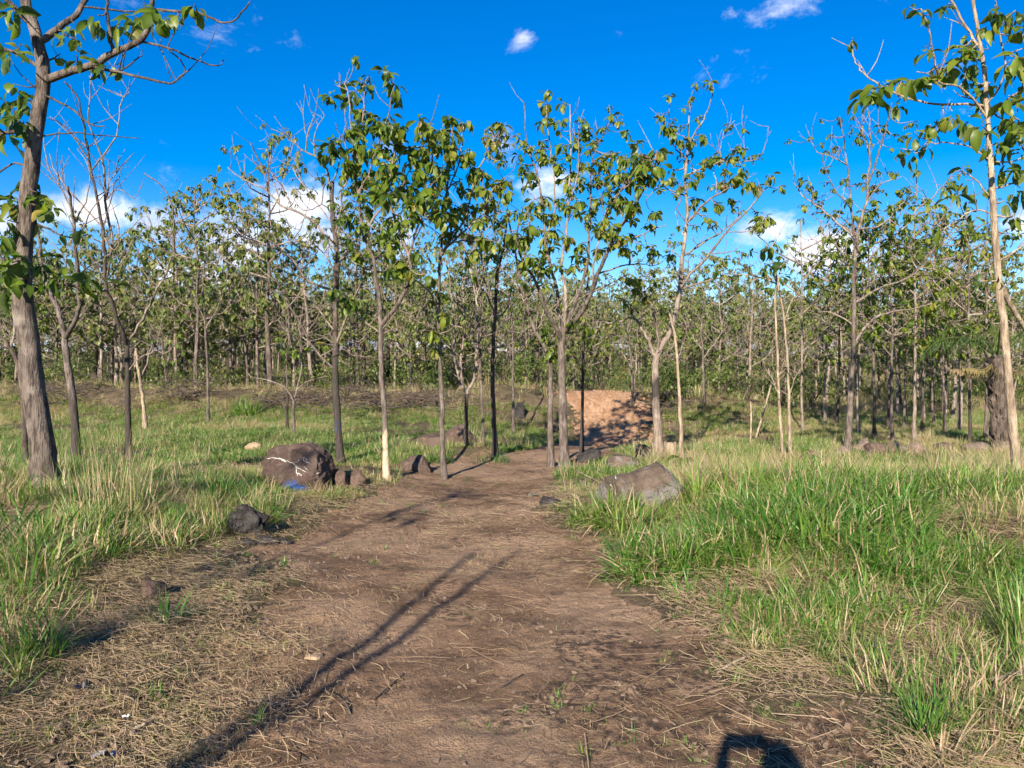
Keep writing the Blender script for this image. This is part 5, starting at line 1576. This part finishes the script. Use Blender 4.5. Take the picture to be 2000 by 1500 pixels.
def pole(label, a, b, d, w):
    p0 = P(a[0], a[1], d); p1 = P(b[0], b[1], d + .2)
    base = Vector((p0.x, d, Hs(p0.x, d)))
    V, Q, T = tube(spline([(base.x, base.y, base.z - .1), tuple((base + p1) / 2 + Vector((.02, 0, 0))), tuple(p1)], 8), np.linspace(w, w * .7, 8), 6, .1)
    ge = Geo(); ge.add(V, Q, T)
    tag(link('stake', ge.mesh('stake', [B_PALE], base), None, base), label, 'stake')


pole('short upright stake in the grass right of the track', (1465, 850), (1466, 784), 17.5, .03)
pole('long thin stick leaning right beside the upright stake', (1474, 825), (1506, 752), 19, .028)
pole('thin pale stick standing left of the banded trunk\'s foot', (1274, 905), (1274, 865), 12.8, .018)
pole('thin pale stick leaning at the banded trunk\'s left', (1258, 890), (1250, 862), 13.2, .016)


def brush(label, px_, dd, w, h, n, seed):
    x0 = (px_ - 1000) / F * dd
    base = Vector((x0, dd, Hs(x0, dd)))
    rr = random.Random(seed); ge = Geo()
    for i in range(n):
        cx, cy = rr.gauss(0, w * .3), rr.gauss(0, .5)
        z = Hs(x0 + cx, dd + cy) - base.z + abs(rr.gauss(0, h * .4))
        a = rr.uniform(0, 6.28); L = rr.uniform(.3, 1.3); t = rr.uniform(-.25, .45)
        dv = Vector((math.cos(a), math.sin(a) * .6, t)) * L
        q = Vector((cx, cy, z))
        V, Q, T = tube(spline([tuple(q), tuple(q + dv * .5 + Vector((0, 0, rr.uniform(-.05, .12)))), tuple(q + dv)], 5), np.linspace(rr.uniform(.008, .022), .004, 5), 4)
        ge.add(V, Q, T)
    o = link('brushwood_pile', ge.mesh('brushwood_pile', [B_BROWN]), None, base)
    tag(o, label, 'brushwood', kind='stuff')


brush('brushwood heap on the bank right of the blue-painted trunk', 700, 24.0, 2.2, .7, 130, 501)
brush('dead branches on the bank between leafy trunks', 820, 23.8, 1.9, .6, 110, 502)
brush('dead branches heaped on the bank left of the blue-painted trunk', 560, 24.2, 2.0, .7, 120, 503)
brush('brushwood on the left bank near the forked charred tree', 360, 25.0, 2.2, .7, 120, 504)
brush('brushwood at the far left end of the bank', 120, 25.5, 2.2, .7, 100, 505)
brush('twigs on the dug earth right of the orange ramp', 1305, 23.8, 2.2, .35, 60, 506)


def scrap(name, label, px_, py_, size, mat, seed, cat, flat=.35):
    g_ = ground_at(px_, py_)
    rr = random.Random(seed)
    n = 6; V = []; Q = []
    for i in range(n):
        for j in range(n):
            V.append(((i / (n - 1) - .5) * size + rr.gauss(0, size * .05), (j / (n - 1) - .5) * size * .7 + rr.gauss(0, size * .05), size * flat * abs(rr.gauss(.2, .3))))
    for i in range(n - 1):
        for j in range(n - 1):
            Q.append((i * n + j, (i + 1) * n + j, (i + 1) * n + j + 1, i * n + j + 1))
    ge = Geo(); ge.add(V, Q)
    o = link(name, ge.mesh(name, [mat]), None, (g_.x, g_.y, Hs(g_.x, g_.y) + .03))
    o.rotation_euler = (rr.uniform(-.2, .3), rr.uniform(-.2, .2), rr.uniform(0, 6))
    tag(o, label, cat)


M_SCRAP = plain('white_plastic', (.8, .8, .8), .5)
scrap('litter_scrap', 'crumpled white scrap lying on straw at lower left', 247, 1420, .032, M_SCRAP, 1, 'litter', .6)
scrap('litter_scrap', 'grey curled scrap lying on straw near the left edge', 157, 1362, .06, plain('grey_scrap', (.16, .14, .14), .7), 2, 'litter', .9)
scrap('litter_scrap', 'pale green plastic scrap at the right edge of the track', 1040, 973, .12, plain('green_scrap', (.25, .48, .40), .5), 3, 'litter', .3)
scrap('litter_scrap', 'greyish flattened plastic at the bottom left edge', 192, 1490, .045, plain('grey_plastic', (.2, .2, .2), .5), 4, 'litter', .3)
g_ = ground_at(221, 1490)
ge = Geo()
V, Q, T = tube([(0, 0, 0), (0, 0, .006), (0, 0, .014), (0, 0, .016)], [.011, .0115, .010, .003], 14); ge.add(V, Q, T)
o = link('bottle_cap', ge.mesh('bottle_cap', [plain('blue_plastic', (.012, .02, .07), .35)]), None, (g_.x, g_.y, Hs(g_.x, g_.y) + .035)); o.rotation_euler = (1.1, .2, .4)
tag(o, 'dark blue bottle cap at the bottom left edge', 'bottle cap')

# broad-leaved weeds in the right grass
def weed(label, px_, py_, n, size, seed):
    g_ = ground_at(px_, py_)
    base = Vector((g_.x, g_.y, Hs(g_.x, g_.y)))
    root = empty('weed', base); tag(root, label, 'weed')
    rr = random.Random(seed)
    for i in range(n):
        a = i * 2.4 + rr.uniform(-.3, .3); h = rr.uniform(.1, .26)
        tip = Vector((math.cos(a) * .08, math.sin(a) * .08, h))
        V, Q, T = tube([(0, 0, -.02), tuple(tip * .6), tuple(tip)], [.005, .004, .003], 4)
        ge = Geo(); ge.add(V, Q, T, .2); link('stem', ge.mesh('stem', [M_LEAF]), root)
        o = bpy.data.objects.new('leaf', LEAF_ME[rr.randrange(6)]); o.parent = root
        o.matrix_local = leaf_matrix(tip, a, rr.uniform(-.5, .2), rr.uniform(-.3, .3), size * rr.uniform(.7, 1.1)); o.color = (.12 + .2 * rr.random(),) * 3 + (1,)
        COL.objects.link(o)


weed('broad-leaved green weed just behind the grey boulder', 1335, 925, 7, .22, 1)
weed('round-leaved weed in the straw of the right mound', 1490, 1098, 4, .16, 2)
weed('tiny seedling in the short grass left of the painted boulder', 430, 905, 5, .16, 3)
weed('broad-leaved weed in tan grass right of the saplings', 1580, 905, 5, .2, 4)

# ------------------------------------------------------------------ behind camera: photographer, bare saplings known by shadows; leafy ones added for shade
def behind(label, x_, y_, h, lean, leafy, seed, r=.05):
    rr = random.Random(seed)
    base = Vector((x_, y_, Hs(x_, y_)))
    root = empty('teak_sapling', base); tag(root, label, 'sapling', 'saplings behind the photographer')
    c = spline([(0, 0, -.1), (lean * .3, 0, h * .33), (lean * .6 + .03, .02, h * .66), (lean, 0, h)], 14)
    V, Q, T = tube(c, np.linspace(r, r * .45, 14), 8, .1); ge = Geo(); ge.add(V, Q, T)
    link('trunk', ge.mesh('trunk', [B_GREY]), root)
    cr = Geo()
    for i in range(leafy):
        q = Vector(c[-1]) + Vector((rr.gauss(0, .45), rr.gauss(0, .45), rr.uniform(-.2, 1.1)))
        V, Q, T = tube(spline([tuple(c[-2]), tuple((Vector(c[-1]) + q) / 2 + Vector((0, 0, .05))), tuple(q)], 5), np.linspace(.014, .005, 5), 4); cr.add(V, Q, T, 0, 0)
        for (m, _, v) in rosette(q, .28, 5, 1.2, 0, rr):
            V, Q, T = LEAFS[v]; cr.add(xform(V, m), Q, T, .35, 1)
    if cr.nv:
        k_ = link('crown', cr.mesh('crown', [B_TWIG, M_LEAF]), root); k_['kind'] = 'stuff'


hx, hy = math.sin(SUN_AZ), math.cos(SUN_AZ)
for (q, back, h, ln_, seed, leafy, lab) in [((920, 1090), 9.2, 4.25, -.15, 601, 0, 'bare pole-like sapling behind the photographer casting the upper long shadow'),
                                 ((1003, 1088), 9.4, 4.35, .45, 602, 0, 'bare pole-like sapling behind the photographer casting the lower long shadow')]:
    g_ = ground_at(*q)
    behind(lab, g_.x - hx * back - ln_, g_.y - hy * back, h, ln_, leafy, seed, .05)
g_ = ground_at(800, 985)  # leafy sapling added out of view to stand in for shade on the track
behind('leafy stand-in sapling added behind the photographer to shade the track ahead', g_.x - hx * 11, g_.y - hy * 11, 4.9, .1, 5, 603, .03)
g_ = ground_at(420, 940)  # unseen leafy sapling put in to throw shade on the left grass
behind('leafy stand-in sapling added behind the photographer to shade the left grass', g_.x - hx * 12.5, g_.y - hy * 12.5, 5.4, .1, 9, 604, .05)
g_ = ground_at(0, 1300)  # another unseen sapling, added so its shadow darkens the corner grass
behind('leafy stand-in sapling added at far left behind the photographer shading the corner grass', g_.x - hx * 9, g_.y - hy * 9, 3.9, .1, 8, 605, .05)


def person():
    root = empty('person', (.05, -.42, Hs(.05, -.42)))
    tag(root, 'person in dark shirt and trousers holding up a phone with both hands', 'person')
    z0 = root.location.z
    ph = Vector((0, -.05, CAM_Z)) - Vector(root.location)           # phone, in local coordinates
    vs = []; es = []; rd = []
    def v(p, r, par=None):
        vs.append(tuple(p)); rd.append(r)
        if par is not None: es.append((par, len(vs) - 1))
        return len(vs) - 1
    pel = v((0, 0, .93), .15)
    a = v((0, 0, 1.1), .135, pel); b = v((0, 0, 1.3), .155, a); c = v((0, .0, 1.43), .09, b)
    nk = v((0, .01, 1.5), .055, c); hd = v((0, .03, 1.58), .085, nk); v((0, .03, 1.66), .095, hd); v((0, .02, 1.73), .07, len(vs) - 1)
    v((0, .115, 1.6), .022, hd)
    for s in (-1, 1):
        hip = v((s * .1, 0, .86), .095, pel); kn = v((s * .12, .02, .48), .062, hip); an = v((s * .13, -.01, .09), .042, kn)
        ft = v((s * .14, .06, .045), .04, an); v((s * .15, .16, .035), .03, ft)
        sh = v((s * .19, 0, 1.39), .062, b); elb = v((s * .30, .16, 1.24), .045, sh); wr = v((ph.x + s * .115, ph.y - .06, ph.z - .10), .03, elb)
        hand = v((ph.x + s * .10, ph.y - .03, ph.z - .04), .033, wr)
        for f in range(4):
            k1 = v((ph.x + s * (.092 - .004 * f), ph.y + .012, ph.z - .035 + .02 * f), .010, hand); k2 = v((ph.x + s * (.075 - .003 * f), ph.y + .022, ph.z - .03 + .02 * f), .009, k1)
            v((ph.x + s * .055, ph.y + .020, ph.z - .028 + .02 * f), .008, k2)
        t1 = v((ph.x + s * .085, ph.y - .035, ph.z - .02), .012, hand); v((ph.x + s * .06, ph.y - .022, ph.z + .005), .010, t1)
    me = bpy.data.meshes.new('body'); me.from_pydata(vs, es, [])
    o = link('body', me, root)
    md = o.modifiers.new('skin', 'SKIN'); 
    for i, r in enumerate(rd):
        me.skin_vertices[0].data[i].radius = (r, r)
    me.skin_vertices[0].data[0].use_root = True
    sb = o.modifiers.new('sub', 'SUBSURF'); sb.levels = 1; sb.render_levels = 2
    m, t = new_mat('clothes_and_skin')
    z = t.n('ShaderNodeSeparateXYZ', {0: t.n('ShaderNodeTexCoord').outputs['Object']})
    col = t.mix(t.math('GREATER_THAN', z.outputs[2], .95), (.03, .035, .05, 1), (.05, .05, .06, 1))
    col = t.mix(t.math('GREATER_THAN', z.outputs[2], 1.47), col, (.30, .17, .11, 1))
    pb = t.n('ShaderNodeBsdfPrincipled', {'Base Color': col, 'Roughness': .8}); t.n('ShaderNodeOutputMaterial', {'Surface': pb.outputs[0]})
    me.materials.append(m)
    bm = bmesh.new(); bmesh.ops.create_cube(bm, size=1)
    for q in bm.verts: q.co = Vector((q.co.x * .165, q.co.y * .009, q.co.z * .078))
    bmesh.ops.bevel(bm, geom=bm.edges[:], offset=.003, segments=2, affect='EDGES')
    me2 = bpy.data.meshes.new('phone'); bm.to_mesh(me2); bm.free(); me2.materials.append(plain('phone_black', (.02, .02, .022), .3))
    p_ = link('phone', me2, None, (0, -.05, CAM_Z)); tag(p_, 'black phone held sideways in both hands of the photographer', 'phone')
    hm = rock_mesh('hair', 9, .098, .105, .085, plain('hair_black', (.015, .012, .01), .6), 3, .1)
    link('hair', hm, root, (0, .0, 1.70))


person()
